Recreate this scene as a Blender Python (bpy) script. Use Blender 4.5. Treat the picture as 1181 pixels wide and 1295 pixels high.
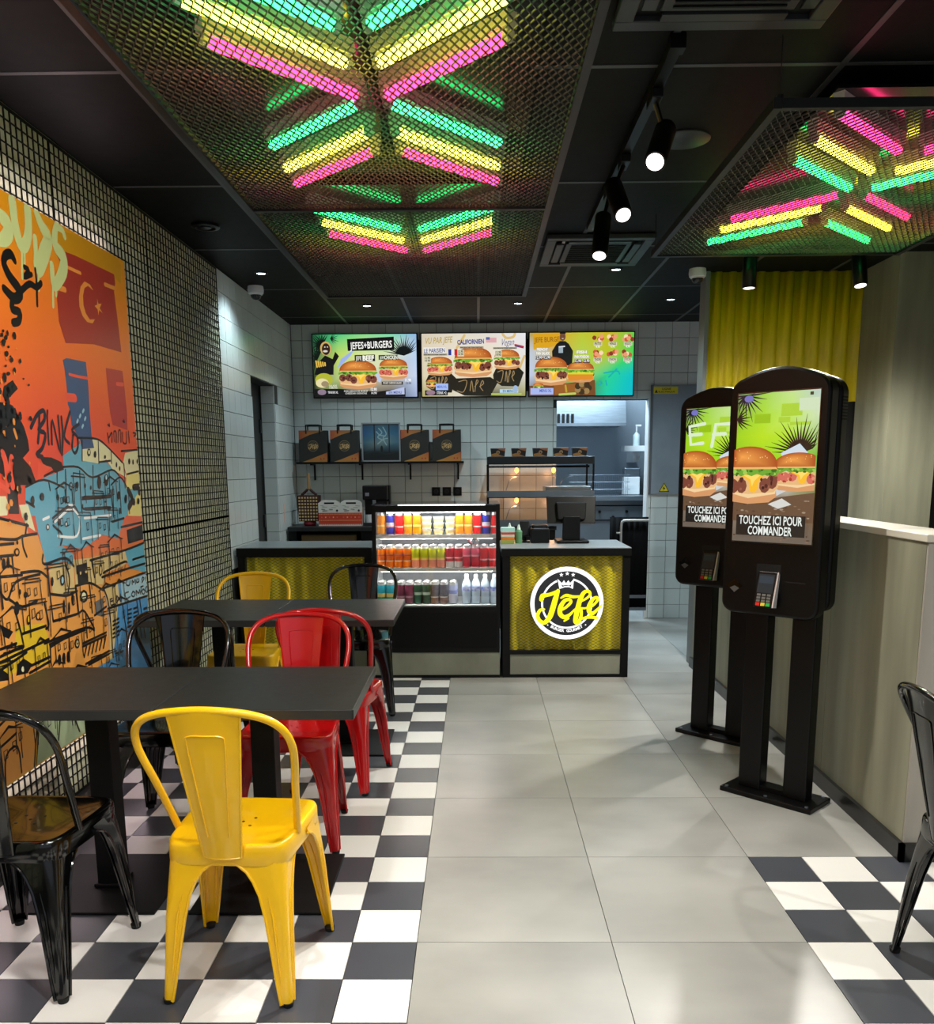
import bpy, math, random
from mathutils import Vector, Matrix
from mathutils.geometry import tessellate_polygon
random.seed(7)
for o in list(bpy.data.objects): bpy.data.objects.remove(o)
SC = bpy.context.scene
COL = SC.collection
pi = math.pi
def R(a): return math.radians(a)

# ------------------------------------------------------------------ camera
cd = bpy.data.cameras.new('camera'); cam = bpy.data.objects.new('camera', cd); COL.objects.link(cam); SC.camera = cam
def cam_matrix(pitch, yaw, roll, loc):
    cp, sp, cy, sy = math.cos(pitch), math.sin(pitch), math.cos(yaw), math.sin(yaw)
    f = Vector((sy*cp, cy*cp, -sp)); rt = Vector((cy, -sy, 0)); dn = f.cross(rt)
    c, s = math.cos(roll), math.sin(roll)
    r2 = c*rt + s*dn; d2 = -s*rt + c*dn
    return Matrix(((r2.x, -d2.x, -f.x, loc[0]), (r2.y, -d2.y, -f.y, loc[1]), (r2.z, -d2.z, -f.z, loc[2]), (0, 0, 0, 1)))
cam.matrix_world = cam_matrix(0.17391, -0.01207, 0.00632, (0.1904, -2.4918, 1.4406))
cd.sensor_fit = 'VERTICAL'; cd.sensor_height = 36; cd.lens = 1107.12/1295*36
cd.shift_y = (787-647.5)/1295; cd.clip_start = .05

# ------------------------------------------------------------------ world, lamps, exposure
vs = SC.view_settings
vs.view_transform = 'Standard'; vs.look = 'None'; vs.gamma = 1; vs.exposure = 0.0; vs.use_curve_mapping = False
W = bpy.data.worlds.new('daylight'); SC.world = W; W.use_nodes = True
W.node_tree.nodes['Background'].inputs[0].default_value = (.80, .88, 1, 1)
W.node_tree.nodes['Background'].inputs[1].default_value = .5

def lamp(name, kind, loc, energy, color=(1, 1, 1), target=None, size=.05, angle=100, blend=.6, sx=None):
    l = bpy.data.lights.new(name, kind); l.energy = energy; l.color = color
    if kind == 'AREA':
        l.shape = 'RECTANGLE'; l.size = size; l.size_y = sx or size
    else: l.shadow_soft_size = size
    if kind == 'SPOT': l.spot_size = R(angle); l.spot_blend = blend
    o = bpy.data.objects.new(name, l); COL.objects.link(o); o.location = loc
    d = (Vector(target)-Vector(loc)) if target else Vector((0, 0, -1))
    o.rotation_euler = d.to_track_quat('-Z', 'Y').to_euler()
    return o
CEIL = 2.755
WARM = (1, .965, .92); COOL = (.74, .91, 1)
# recessed downlights: a row over the entrance side, those seen by the counter, and an added rear fill row (fittings are built below)
NEAR_DOWN = [(-.3, -.95), (.9, -.95), (2.1, -.95)]
FAR_DOWN = [(-1.265, 3.743), (-.698, 4.966), (.529, 4.918), (1.131, 3.72), (1.733, 4.805)]
REAR_FILL = [(-.9, -2.9), (.5, -2.9), (1.9, -2.9)]
for (x, y), e in zip(NEAR_DOWN, (118, 60, 85)): lamp('downlight_lamp', 'SPOT', (x, y, 2.73), e, WARM, None, .03, 124, .6)
for x, y in REAR_FILL: lamp('downlight_lamp', 'SPOT', (x, y, 2.73), 55, WARM, None, .03, 150, .6)  # unseen fill lamps, added to brighten the kiosk and counter fronts
for (x, y), e in zip(FAR_DOWN, (30, 54, 54, 62, 56)): lamp('downlight_lamp', 'SPOT', (x, y, 2.73), e, COOL, None, .03, 130, .9)
lamp('kitchen_lamp', 'AREA', (1.3, 6.9, 2.68), 125, (.66, .86, 1), None, 1.0, sx=.5)

# ------------------------------------------------------------------ mesh helpers
class MB:
    def __init__(s): s.V = []; s.F = []; s.M = []; s.mi = 0
    def add(s, vs, fs):
        b = len(s.V); s.V += [tuple(v) for v in vs]
        for f in fs: s.F.append(tuple(b+i for i in f)); s.M.append(s.mi)
        return s
    def box(s, x0, x1, y0, y1, z0, z1):
        return s.add([(x0,y0,z0),(x1,y0,z0),(x1,y1,z0),(x0,y1,z0),(x0,y0,z1),(x1,y0,z1),(x1,y1,z1),(x0,y1,z1)],
                     [(0,3,2,1),(4,5,6,7),(0,1,5,4),(1,2,6,5),(2,3,7,6),(3,0,4,7)])
    def cbox(s, c, d): return s.box(c[0]-d[0]/2, c[0]+d[0]/2, c[1]-d[1]/2, c[1]+d[1]/2, c[2]-d[2]/2, c[2]+d[2]/2)
    def hexa(s, p): return s.add(p, [(0,3,2,1),(4,5,6,7),(0,1,5,4),(1,2,6,5),(2,3,7,6),(3,0,4,7)])
    def tube(s, pts, r, seg=8, closed=False):
        P = [Vector(p) for p in pts]; n = len(P); rs = r if isinstance(r, (list, tuple)) else [r]*n
        T = []
        for i in range(n):
            a = P[(i-1) % n] if (closed or i > 0) else P[i]; b = P[(i+1) % n] if (closed or i < n-1) else P[i]
            T.append((b-a).normalized())
        N = T[0].orthogonal().normalized(); vs = []
        for i in range(n):
            N = (N - N.dot(T[i])*T[i]).normalized(); B = T[i].cross(N)
            for k in range(seg):
                a = 2*pi*k/seg; vs.append(P[i] + rs[i]*(math.cos(a)*N + math.sin(a)*B))
        fs = []
        for i in range(n if closed else n-1):
            j = (i+1) % n
            for k in range(seg): l = (k+1) % seg; fs.append((i*seg+k, i*seg+l, j*seg+l, j*seg+k))
        if not closed: fs += [tuple(range(seg))[::-1], tuple((n-1)*seg+k for k in range(seg))]
        return s.add(vs, fs)
    def cyl(s, a, b, r, r2=None, seg=16): return s.tube([a, b], [r, r if r2 is None else r2], seg)
    def lathe(s, prof, seg=16, c=(0, 0, 0), cap=True):
        vs = []; n = len(prof)
        for r, z in prof:
            for k in range(seg):
                a = 2*pi*k/seg; vs.append((c[0]+r*math.cos(a), c[1]+r*math.sin(a), c[2]+z))
        fs = [(i*seg+k, i*seg+(k+1) % seg, (i+1)*seg+(k+1) % seg, (i+1)*seg+k) for i in range(n-1) for k in range(seg)]
        if cap: fs += [tuple(range(seg))[::-1], tuple((n-1)*seg+k for k in range(seg))]
        return s.add(vs, fs)
    def prism(s, poly, lo, hi, axis='y'):
        # poly in the two remaining axes, extruded along axis from lo to hi
        def p(a, b, t): return {'y': (a, t, b), 'x': (t, a, b), 'z': (a, b, t)}[axis]
        n = len(poly); vs = [p(a, b, lo) for a, b in poly]+[p(a, b, hi) for a, b in poly]
        fs = [tuple(range(n)), tuple(range(2*n-1, n-1, -1))]+[(i, n+i, n+(i+1) % n, (i+1) % n) for i in range(n)]
        return s.add(vs, fs)
    def grid(s, fn, nu, nv, wrap=False):
        vs = [fn(i, j) for i in range(nu) for j in range(nv)]
        fs = [(i*nv+j, i*nv+(j+1) % nv, (i+1)*nv+(j+1) % nv, (i+1)*nv+j) for i in range(nu-1) for j in range(nv if wrap else nv-1)]
        return s.add(vs, fs)
    def mesh(s, name, mats, smooth=False):
        me = bpy.data.meshes.new(name); me.from_pydata(s.V, [], s.F)
        for m in (mats if isinstance(mats, (list, tuple)) else [mats]): me.materials.append(m)
        if s.mi: me.polygons.foreach_set('material_index', s.M)
        if smooth:
            me.polygons.foreach_set('use_smooth', [True]*len(me.polygons)); me.set_sharp_from_angle(angle=R(40 if smooth is True else smooth))
        me.update(); return me
    def build(s, name, mats, parent=None, smooth=False, bevel=0, fix=True):
        me = s.mesh(name, mats, smooth)
        if fix:
            import bmesh
            bm = bmesh.new(); bm.from_mesh(me); bmesh.ops.recalc_face_normals(bm, faces=bm.faces); bm.to_mesh(me); bm.free()
        return obj(name, me, parent, bevel)
def obj(name, me, parent=None, bevel=0, loc=None, rz=0):
    o = bpy.data.objects.new(name, me); COL.objects.link(o); o.parent = parent
    if loc: o.location = loc
    if rz: o.rotation_euler = (0, 0, rz)
    if bevel:
        m = o.modifiers.new('bevel', 'BEVEL'); m.width = bevel; m.segments = 2; m.limit_method = 'ANGLE'; m.angle_limit = R(50)
    return o
def tag(o, label=None, cat=None, group=None, kind=None):
    if label: o['label'] = label
    if cat: o['category'] = cat
    if group: o['group'] = group
    if kind: o['kind'] = kind
    return o
def thing(name, label, cat, loc=(0, 0, 0), rz=0, group=None):
    o = bpy.data.objects.new(name, None); COL.objects.link(o); o.location = loc; o.rotation_euler = (0, 0, rz); o.empty_display_size = .1
    return tag(o, label, cat, group)
def dup(o, parent=None, loc=None, rz=None, label=None, group=None):
    c = o.copy(); COL.objects.link(c)
    c.parent = parent
    if loc is not None: c.location = loc
    if rz is not None: c.rotation_euler = (0, 0, rz)
    if label: c['label'] = label
    if group: c['group'] = group
    for ch in KIDS(o): dup(ch, c)
    return c
def KIDS(o): return [x for x in o.children]
def smoothpts(pts, n=6, closed=False):
    P = [Vector(p) for p in pts]; m = len(P); out = []
    for i in range(m if closed else m-1):
        if closed: a, b, c, d = P[i-1], P[i], P[(i+1) % m], P[(i+2) % m]
        else: a, b, c, d = P[max(i-1, 0)], P[i], P[i+1], P[min(i+2, m-1)]
        for k in range(n):
            t = k/n
            out.append(.5*((2*b)+(c-a)*t+(2*a-5*b+4*c-d)*t*t+(3*b-a-3*c+d)*t**3))
    if not closed: out.append(P[-1])
    return out

# ------------------------------------------------------------------ materials
def lin(c):
    if isinstance(c, str): c = tuple(int(c[i:i+2], 16)/255 for i in (0, 2, 4))
    return tuple(x/12.92 if x <= .04045 else ((x+.055)/1.055)**2.4 for x in c[:3])
MATS = {}
def mat(name, col, rough=.5, metal=0, noise=0, scale=8, bump=0, stretch=(1, 1, 1), coat=0, emit=0, spec=.5, dark=None):
    if name in MATS: return MATS[name]
    m = bpy.data.materials.new(name); m.use_nodes = True; nt = m.node_tree; b = nt.nodes['Principled BSDF']
    c = lin(col); b.inputs['Base Color'].default_value = (*c, 1); b.inputs['Roughness'].default_value = rough
    b.inputs['Metallic'].default_value = metal; b.inputs['Coat Weight'].default_value = coat; b.inputs['Specular IOR Level'].default_value = spec
    if emit: b.inputs['Emission Color'].default_value = (*c, 1); b.inputs['Emission Strength'].default_value = emit
    tc = nt.nodes.new('ShaderNodeTexCoord'); mp = nt.nodes.new('ShaderNodeMapping'); mp.inputs['Scale'].default_value = stretch
    oi = nt.nodes.new('ShaderNodeObjectInfo'); va = nt.nodes.new('ShaderNodeVectorMath'); va.operation = 'ADD'
    nt.links.new(tc.outputs['Object'], va.inputs[0]); sc = nt.nodes.new('ShaderNodeMath'); sc.operation = 'MULTIPLY'; sc.inputs[1].default_value = 37.0
    nt.links.new(oi.outputs['Random'], sc.inputs[0]); nt.links.new(sc.outputs[0], va.inputs[1]); nt.links.new(va.outputs[0], mp.inputs[0])
    nz = nt.nodes.new('ShaderNodeTexNoise'); nz.inputs['Scale'].default_value = scale; nz.inputs['Detail'].default_value = 5
    nt.links.new(mp.outputs[0], nz.inputs['Vector'])
    if noise:
        mx = nt.nodes.new('ShaderNodeMix'); mx.data_type = 'RGBA'
        d = lin(dark) if dark else tuple(x*(1-noise) for x in c)
        mx.inputs['A'].default_value = (*d, 1); mx.inputs['B'].default_value = (*(tuple(min(1, x*(1+noise*.5)) for x in c) if not dark else c), 1)
        rp = nt.nodes.new('ShaderNodeMapRange'); rp.inputs['From Min'].default_value = .3; rp.inputs['From Max'].default_value = .7
        nt.links.new(nz.outputs['Fac'], rp.inputs['Value']); nt.links.new(rp.outputs[0], mx.inputs['Factor'])
        nt.links.new(mx.outputs['Result'], b.inputs['Base Color'])
    mr = nt.nodes.new('ShaderNodeMapRange'); mr.inputs['To Min'].default_value = max(0, rough-.04); mr.inputs['To Max'].default_value = min(1, rough+.05)
    nt.links.new(nz.outputs['Fac'], mr.inputs['Value']); nt.links.new(mr.outputs[0], b.inputs['Roughness'])
    if bump:
        bp = nt.nodes.new('ShaderNodeBump'); bp.inputs['Strength'].default_value = bump; bp.inputs['Distance'].default_value = .01
        nt.links.new(nz.outputs['Fac'], bp.inputs['Height']); nt.links.new(bp.outputs[0], b.inputs['Normal'])
    MATS[name] = m; return m
def emis(name, col, strength):
    if name in MATS: return MATS[name]
    m = bpy.data.materials.new(name); m.use_nodes = True; nt = m.node_tree; nt.nodes.clear()
    e = nt.nodes.new('ShaderNodeEmission'); e.inputs[0].default_value = (*lin(col), 1); e.inputs[1].default_value = strength
    o = nt.nodes.new('ShaderNodeOutputMaterial'); nt.links.new(e.outputs[0], o.inputs[0]); MATS[name] = m; return m
def glassmat(name, tint=(1, 1, 1), gl=.08):
    m = bpy.data.materials.new(name); m.use_nodes = True; nt = m.node_tree; nt.nodes.clear()
    t = nt.nodes.new('ShaderNodeBsdfTransparent'); t.inputs[0].default_value = (*tint, 1)
    g = nt.nodes.new('ShaderNodeBsdfGlossy'); g.inputs['Roughness'].default_value = .03
    lw = nt.nodes.new('ShaderNodeFresnel'); lw.inputs[0].default_value = 1.45
    mm = nt.nodes.new('ShaderNodeMath'); mm.operation = 'MULTIPLY'; mm.inputs[1].default_value = gl/.035
    x = nt.nodes.new('ShaderNodeMixShader'); o = nt.nodes.new('ShaderNodeOutputMaterial')
    nt.links.new(lw.outputs[0], mm.inputs[0]); nt.links.new(mm.outputs[0], x.inputs[0]); nt.links.new(t.outputs[0], x.inputs[1]); nt.links.new(g.outputs[0], x.inputs[2]); nt.links.new(x.outputs[0], o.inputs[0])
    MATS[name] = m; return m
def printmat(name, emit=0, rough=.45):
    m = bpy.data.materials.new(name); m.use_nodes = True; nt = m.node_tree; b = nt.nodes['Principled BSDF']
    a = nt.nodes.new('ShaderNodeAttribute'); a.attribute_name = 'ink'
    b.inputs['Roughness'].default_value = rough
    if emit:
        b.inputs['Base Color'].default_value = (.01, .01, .01, 1)
        nt.links.new(a.outputs['Color'], b.inputs['Emission Color']); b.inputs['Emission Strength'].default_value = emit
    else: nt.links.new(a.outputs['Color'], b.inputs['Base Color'])
    MATS[name] = m; return m
M_PRINT = printmat('printed_ink'); M_SCREEN = printmat('screen_pixels', 1.0, .25); M_MURAL = printmat('mural_print', 0, .28)
M_SIGN = printmat('backlit_sign_print', 1.3, .3)

black = mat('black_powder_coat', (.03, .032, .034), .5, noise=.2, spec=.2)
black_gloss = mat('black_gloss_paint', (.012, .012, .013), .12, coat=.3)
black_plastic = mat('black_plastic', (.02, .02, .022), .35, spec=.3)
dark_metal = mat('dark_grey_metal', (.2, .2, .21), .4, .6)
steel = mat('brushed_steel', (.62, .66, .7), .32, .9, noise=.12, scale=6, stretch=(1, 1, 12))
steel_dull = mat('dull_steel', (.45, .48, .51), .42, .7, noise=.12, scale=5)
white_paint = mat('white_paint', (.85, .86, .86), .4)
rubber = mat('black_rubber', (.03, .03, .03), .8)

# ------------------------------------------------------------------ flat printed art on a plane
_txt = {}
def text_tris(s, bold):
    k = (s, bold)
    if k not in _txt:
        cu = bpy.data.curves.new('t', 'FONT'); cu.body = s; cu.size = 1; cu.resolution_u = 2; cu.offset = bold
        ob = bpy.data.objects.new('t', cu); me = ob.to_mesh()
        vs = [(v.co.x, v.co.y) for v in me.vertices]; fs = [tuple(p.vertices) for p in me.polygons]
        ob.to_mesh_clear(); bpy.data.objects.remove(ob); bpy.data.curves.remove(cu)
        xs = [v[0] for v in vs] or [0]; ys = [v[1] for v in vs] or [0]
        _txt[k] = (vs, fs, min(xs), max(xs), min(ys), max(ys))
    return _txt[k]
class Art:
    EPS = .00006
    def __init__(s): s.V = []; s.F = []; s.C = []; s.L = 0
    def _add(s, pts, fs, col, sub=False):
        b = len(s.V); s.L += 1
        cs = col if isinstance(col, list) else [col]*len(pts)
        m = max(1, len(pts))
        for i, ((x, y), c) in enumerate(zip(pts, cs)): s.V.append((x, y, s.L+(.8*i/m if sub else 0))); s.C.append((*lin(c), 1))
        s.F += [tuple(b+i for i in f) for f in fs]; return s
    def poly(s, pts, col):
        t = tessellate_polygon([[Vector((x, y, 0)) for x, y in pts]])
        return s._add(pts, [tuple(f) for f in t], col)
    def rect(s, x0, y0, x1, y1, col): return s._add([(x0,y0),(x1,y0),(x1,y1),(x0,y1)], [(0,1,2,3)], col)
    def grad(s, x0, y0, x1, y1, rows):
        # rows: list of colour rows from bottom to top
        n = len(rows); m = len(rows[0]); pts = []; cs = []
        for j in range(n):
            for i in range(m): pts.append((x0+(x1-x0)*i/(m-1), y0+(y1-y0)*j/(n-1))); cs.append(rows[j][i])
        return s._add(pts, [(j*m+i, j*m+i+1, (j+1)*m+i+1, (j+1)*m+i) for j in range(n-1) for i in range(m-1)], cs)
    def ell(s, cx, cy, rx, ry, col, n=20, a0=0, a1=360):
        full = a1-a0 >= 360
        pts = [(cx+rx*math.cos(R(a0+(a1-a0)*k/(n if full else n-1))), cy+ry*math.sin(R(a0+(a1-a0)*k/(n if full else n-1)))) for k in range(n)]
        return s._add(pts, [tuple(range(n))], col)
    def ring(s, cx, cy, r0, r1, col, n=48):
        pts = [(cx+r*math.cos(2*pi*k/n), cy+r*math.sin(2*pi*k/n)) for r in (r0, r1) for k in range(n)]
        return s._add(pts, [(k, (k+1) % n, n+(k+1) % n, n+k) for k in range(n)], col)
    def stroke(s, pts, w, col, sm=0):
        P = [Vector((p[0], p[1], 0)) for p in pts]; ws = list(w) if isinstance(w, (list, tuple)) else [w]*len(P)
        if sm and len(P) > 2:
            Q = smoothpts(P, sm); ws = [ws[min(int(i/sm), len(ws)-1)]*(1-(i % sm)/sm)+ws[min(int(i/sm)+1, len(ws)-1)]*((i % sm)/sm) for i in range(len(Q))]; P = Q
        n = len(P); pl = []; fs = []
        for i in range(n):
            d = (P[min(i+1, n-1)]-P[max(i-1, 0)]); d = d.normalized() if d.length > 0 else Vector((1, 0, 0)); nn = Vector((-d.y, d.x, 0))*ws[i]/2
            pl += [(P[i].x+nn.x, P[i].y+nn.y), (P[i].x-nn.x, P[i].y-nn.y)]
        fs = [(2*i, 2*i+1, 2*i+3, 2*i+2) for i in range(n-1)]
        for e, i in ((-1, 0), (1, n-1)):
            d = (P[1]-P[0]) if e < 0 else (P[-1]-P[-2]); d = d.normalized()*e if d.length > 0 else Vector((1, 0, 0)); nn = Vector((-d.y, d.x, 0))
            b = len(pl); r = ws[i]/2
            for k in range(5):
                a = -pi/2+pi*k/4; v = P[i]+(d*math.cos(a)+nn*math.sin(a))*r; pl.append((v.x, v.y))
            fs.append(tuple(b+k for k in range(5)))
        return s._add(pl, fs, col, True)
    def blob(s, pts, edge, mid, c=None):
        # filled shape whose printed colour runs from the middle to the edge
        n = len(pts); c = c or (sum(p[0] for p in pts)/n, sum(p[1] for p in pts)/n)
        return s._add(list(pts)+[c], [(i, (i+1) % n, n) for i in range(n)], [edge]*n+[mid])
    def clip(s, x0, y0, x1, y1):
        s.V = [(min(max(x, x0), x1), min(max(y, y0), y1), l) for x, y, l in s.V]; return s
    def text(s, t, x, y, h, col, w=None, bold=.02, rot=0, align='C', skew=0):
        vs, fs, x0, x1, y0, y1 = text_tris(t, bold)
        k = h/.72; kx = k if w is None else w/max(1e-6, x1-x0); ox = {'C': (x0+x1)/2, 'L': x0, 'R': x1}[align]
        c, sn = math.cos(R(rot)), math.sin(R(rot)); pts = []
        for a, b in vs:
            u = (a-ox)*kx+skew*b*k; v = b*k; pts.append((x+u*c-v*sn, y+u*sn+v*c))
        return s._add(pts, fs, col)
    def star(s, cx, cy, r, col, q=.42):
        return s.poly([(cx+(r if k % 2 == 0 else r*q)*math.sin(pi*k/5), cy+(r if k % 2 == 0 else r*q)*math.cos(pi*k/5)) for k in range(10)], col)
    def build(s, name, mt, parent, o, u, v):
        # o origin, u and v axes; the art faces u x v
        o, u, v = Vector(o), Vector(u), Vector(v); n = u.cross(v).normalized()
        me = bpy.data.meshes.new(name); me.from_pydata([tuple(o+u*a+v*b+n*s.EPS*l) for a, b, l in s.V], [], s.F); me.materials.append(mt)
        ca = me.color_attributes.new('ink', 'FLOAT_COLOR', 'POINT'); ca.data.foreach_set('color', [x for c in s.C for x in c]); me.update()
        return obj(name, me, parent)

# ================================================================== THE SETTING
def struct(o, label=None): return tag(o, label, None, None, 'structure')
m_white_tile = mat('white_glazed_tile', (.85, .885, .87), .22, noise=.06, scale=2, bump=.02)
m_grout = mat('dark_grout', (.20, .22, .21), .8)
m_chk_w = mat('white_floor_tile', (.89, .885, .865), .36)
m_chk_b = mat('charcoal_floor_tile', (.265, .275, .30), .3, noise=.1, scale=3)
m_grey_tile = mat('grey_stone_tile', (.62, .617, .595), .30, noise=.26, scale=1.6, stretch=(1, 1.5, 1))
m_floor_grout = mat('floor_grout', (.36, .35, .33), .8)
m_ceil = mat('black_ceiling_tile', (.05, .055, .055), .6, noise=.15, scale=20, spec=.12)
m_tbar = mat('grey_ceiling_bar', (.26, .27, .28), .45)
m_wallgrey = mat('grey_green_plaster', (.74, .75, .64), .75, noise=.2, scale=5)
m_blackwall = mat('black_wall_paint', (.035, .035, .035), .6, noise=.2)
m_yellow_sheet = mat('yellow_corrugated_steel', (.86, .78, .03), .42, noise=.08, scale=2)
m_clad = mat('grey_wood_laminate', (.54, .54, .46), .5, noise=.28, scale=3, stretch=(3, 3, .35))
m_cap = mat('pale_cap', (.80, .78, .72), .4, noise=.05)
m_base = mat('black_baseboard', (.06, .06, .065), .3)

# floor -----------------------------------------------------------------
floor = struct(MB().box(-1.62, 3.8, -4.2, 8.4, -.08, -.009).build('floor', m_floor_grout))
def tilemesh(name, m, sx, sy, sz=.009, gap=.0015): return MB().box(gap, sx-gap, gap, sy-gap, -sz, 0).mesh(name, m)
tm_w = tilemesh('checker_tile', m_chk_w, .2, .2); tm_b = tilemesh('checker_tile', m_chk_b, .2, .2); tm_g = tilemesh('floor_tile', m_grey_tile, .6, .6, .009, .0012)
tm_wh = tilemesh('checker_tile', m_chk_w, .12, .2); tm_bh = tilemesh('checker_tile', m_chk_b, .12, .2)
for i in range(-8, 0):
    for j in range(-6, 18):
        x, y = i*.2, j*.2; b = (i+j) % 2 == 0
        if i == -8: obj('checker_tile', tm_bh if b else tm_wh, floor, loc=(-1.52, y, 0))
        else: obj('checker_tile', tm_b if b else tm_w, floor, loc=(x, y, 0))
for i in range(6, 15):
    for j in range(-6, 3):
        obj('checker_tile', tm_b if (i+j) % 2 == 0 else tm_w, floor, loc=(i*.2, j*.2, 0))
for j in range(-2, 14):
    for i in range(0, 6):
        if i >= 2 and j < 1: continue
        if i > 3 and j > 5: continue
        obj('floor_tile', tm_g, floor, loc=(i*.6, j*.6, 0))
for j in range(6, 10):
    for i in (-3, -2, -1): obj('floor_tile', tm_g, floor, loc=(i*.6+.28 if i == -3 else i*.6, j*.6, -.0005*(i == -3)))

# ceiling ---------------------------------------------------------------
ceiling = struct(MB().box(-1.62, 3.8, -4.2, 5.92, CEIL+.014, CEIL+.10).build('ceiling', m_ceil))
cx = [-1.52]+[.21+.6*k for k in range(-2, 6)]+[3.7]; cy = [-4.1]+[.70+1.2*k for k in range(-4, 5)]+[5.9]
for i in range(len(cx)-1):
    for j in range(len(cy)-1):
        if cx[i+1]-cx[i] < .05 or cy[j+1]-cy[j] < .05: continue
        MB().box(cx[i]+.008, cx[i+1]-.008, cy[j]+.008, cy[j+1]-.008, CEIL, CEIL+.014).build('ceiling_tile', m_ceil, ceiling, fix=False)
for x in cx[1:-1]: MB().box(x-.011, x+.011, -4.1, 5.9, CEIL-.003, CEIL+.013).build('ceiling_bar', m_tbar, ceiling, fix=False)
for y in cy[1:-1]: MB().box(-1.51, 3.7, y-.011, y+.011, CEIL-.002, CEIL+.012).build('ceiling_bar', m_tbar, ceiling, fix=False)

# left wall: wire grid part, then tiled part with a doorway ----------------
DY0, DY1, DZ = 4.37, 5.14, 2.14
wl = MB(); wl.box(-1.66, -1.528, -4.2, DY0, -.01, CEIL).box(-1.66, -1.528, DY1, 6.04, -.01, CEIL).box(-1.66, -1.528, DY0, DY1, DZ, CEIL)
wall_left = struct(wl.build('wall_left', m_grout))
MB().box(-1.5279, -1.52, -4.2, 3.56, 0, CEIL).build('wall_panel', m_wallgrey, wall_left)
PW = .0425
def wire_grid(y0, y1, z0, z1):
    b = MB(); n = round((y1-y0)/PW)
    for k in range(n+1):
        y = y0+(y1-y0)*k/n; w = .0042 if 0 < k < n else .0065
        b.box(-1.5195, -1.5168, y-w, y+w, z0, z1)
    n = round((z1-z0)/PW)
    for k in range(n+1):
        z = z0+(z1-z0)*k/n; w = .0026 if 0 < k < n else .006
        b.box(-1.5168, -1.514, y0, y1, z-w, z+w)
    return b
m_wire = mat('black_wire', (.03, .032, .028), .5, spec=.2)
for y0, y1 in ((-1.9, .34), (.34, 1.27), (1.27, 2.30), (2.30, 3.555)):
    for z0, z1 in ((.09, 1.13), (1.13, CEIL-.012)):
        o = wire_grid(y0+.002, y1-.002, z0, z1).build('wire_grid', m_wire, wall_left, fix=False); o['kind'] = 'stuff'
struct(MB().box(-1.52, -1.49, -4.2, 3.56, 0, .085).build('baseboard_left', m_base))
TP = .155
def wall_tiles(parent, axis, plane, a0, a1, z0, z1, aoff, zoff, skip, out, name='wall_tile'):
    # tiles proud of the wall; axis 'x' = wall facing +x (tiles run along y), 'y' = wall facing -y (tiles run along x)
    cache = {}
    i0 = math.floor((a0-aoff)/TP); i1 = math.ceil((a1-aoff)/TP); j0 = math.floor((z0-zoff)/TP); j1 = math.ceil((z1-zoff)/TP)
    for i in range(i0, i1):
        for j in range(j0, j1):
            p0, p1 = max(a0, aoff+i*TP), min(a1, aoff+(i+1)*TP); q0, q1 = max(z0, zoff+j*TP), min(z1, zoff+(j+1)*TP)
            if p1-p0 < .012 or q1-q0 < .012: continue
            sub = skip(p0, p1, q0, q1)
            if sub is True: continue
            if sub: p0, p1, q0, q1 = sub
            if p1-p0 < .012 or q1-q0 < .012: continue
            k = (round(p1-p0, 3), round(q1-q0, 3))
            if k not in cache:
                g = .0010; w, h = p1-p0, q1-q0; b = MB()
                e = .0016
                if axis == 'y': vs = [(g, 0, g), (w-g, 0, g), (w-g, 0, h-g), (g, 0, h-g), (g+e, -out, g+e), (w-g-e, -out, g+e), (w-g-e, -out, h-g-e), (g+e, -out, h-g-e)]
                else: vs = [(0, g, g), (0, w-g, g), (0, w-g, h-g), (0, g, h-g), (out, g+e, g+e), (out, w-g-e, g+e), (out, w-g-e, h-g-e), (out, g+e, h-g-e)]
                b.add(vs, [(4, 5, 6, 7), (0, 1, 5, 4), (1, 2, 6, 5), (2, 3, 7, 6), (3, 0, 4, 7)])
                import bmesh
                me = b.mesh(name, m_white_tile)
                if axis == 'x': me.flip_normals() if False else None
                cache[k] = me
            obj(name, cache[k], parent, loc=((p0, plane, q0) if axis == 'y' else (plane, p0, q0)))
ZO = 2.755-.155*.92
def skip_left(a, b, z0, z1):
    if z0 < DZ:
        if a >= DY0-.001 and b <= DY1+.001 and z1 <= DZ+.001: return True
        if b > DY0 and a < DY1:
            if z1 > DZ and z0 < DZ: return (a, b, DZ, z1)
            if a < DY0: return (a, DY0, z0, z1)
            if b > DY1: return (DY1, b, z0, z1)
            return True
    if z1 < .8: return True
    return False
wall_tiles(wall_left, 'x', -1.528, 3.565, 5.895, 0, CEIL, 3.565, ZO, skip_left, .008)
jb = struct(MB().box(-1.66, -1.528, DY1-.004, DY1, .8, DZ).build('trim_1', m_grout))
wall_tiles(jb, 'y', DY1-.004, -1.64, -1.525, .8, DZ, -1.64, ZO, lambda *a: False, .006)
d1 = struct(MB().box(-1.70, -1.655, DY0-.05, DY1+.05, -.005, DZ+.04).build('door_1', mat('dark_green_grey_door', (.13, .14, .13), .5, noise=.1)))
for z in (.95, 1.75): MB().box(-1.655, -1.64, DY1-.05, DY1-.02, z, z+.11).build('hinge', dark_metal, d1)
MB().cyl((-1.655, DY0+.1, 1.05), (-1.60, DY0+.1, 1.05), .012).cyl((-1.61, DY0+.09, 1.05), (-1.61, DY0+.21, 1.05), .01).build('door_handle', steel, d1)
tag(struct(MB().box(-1.5195, -1.5165, 5.30, 5.335, .98, 1.14).build('trim_2', mat('wall_sticker', (.85, .72, .66), .5))), 'small red and white sticker on the tiled wall beside the door')

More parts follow.
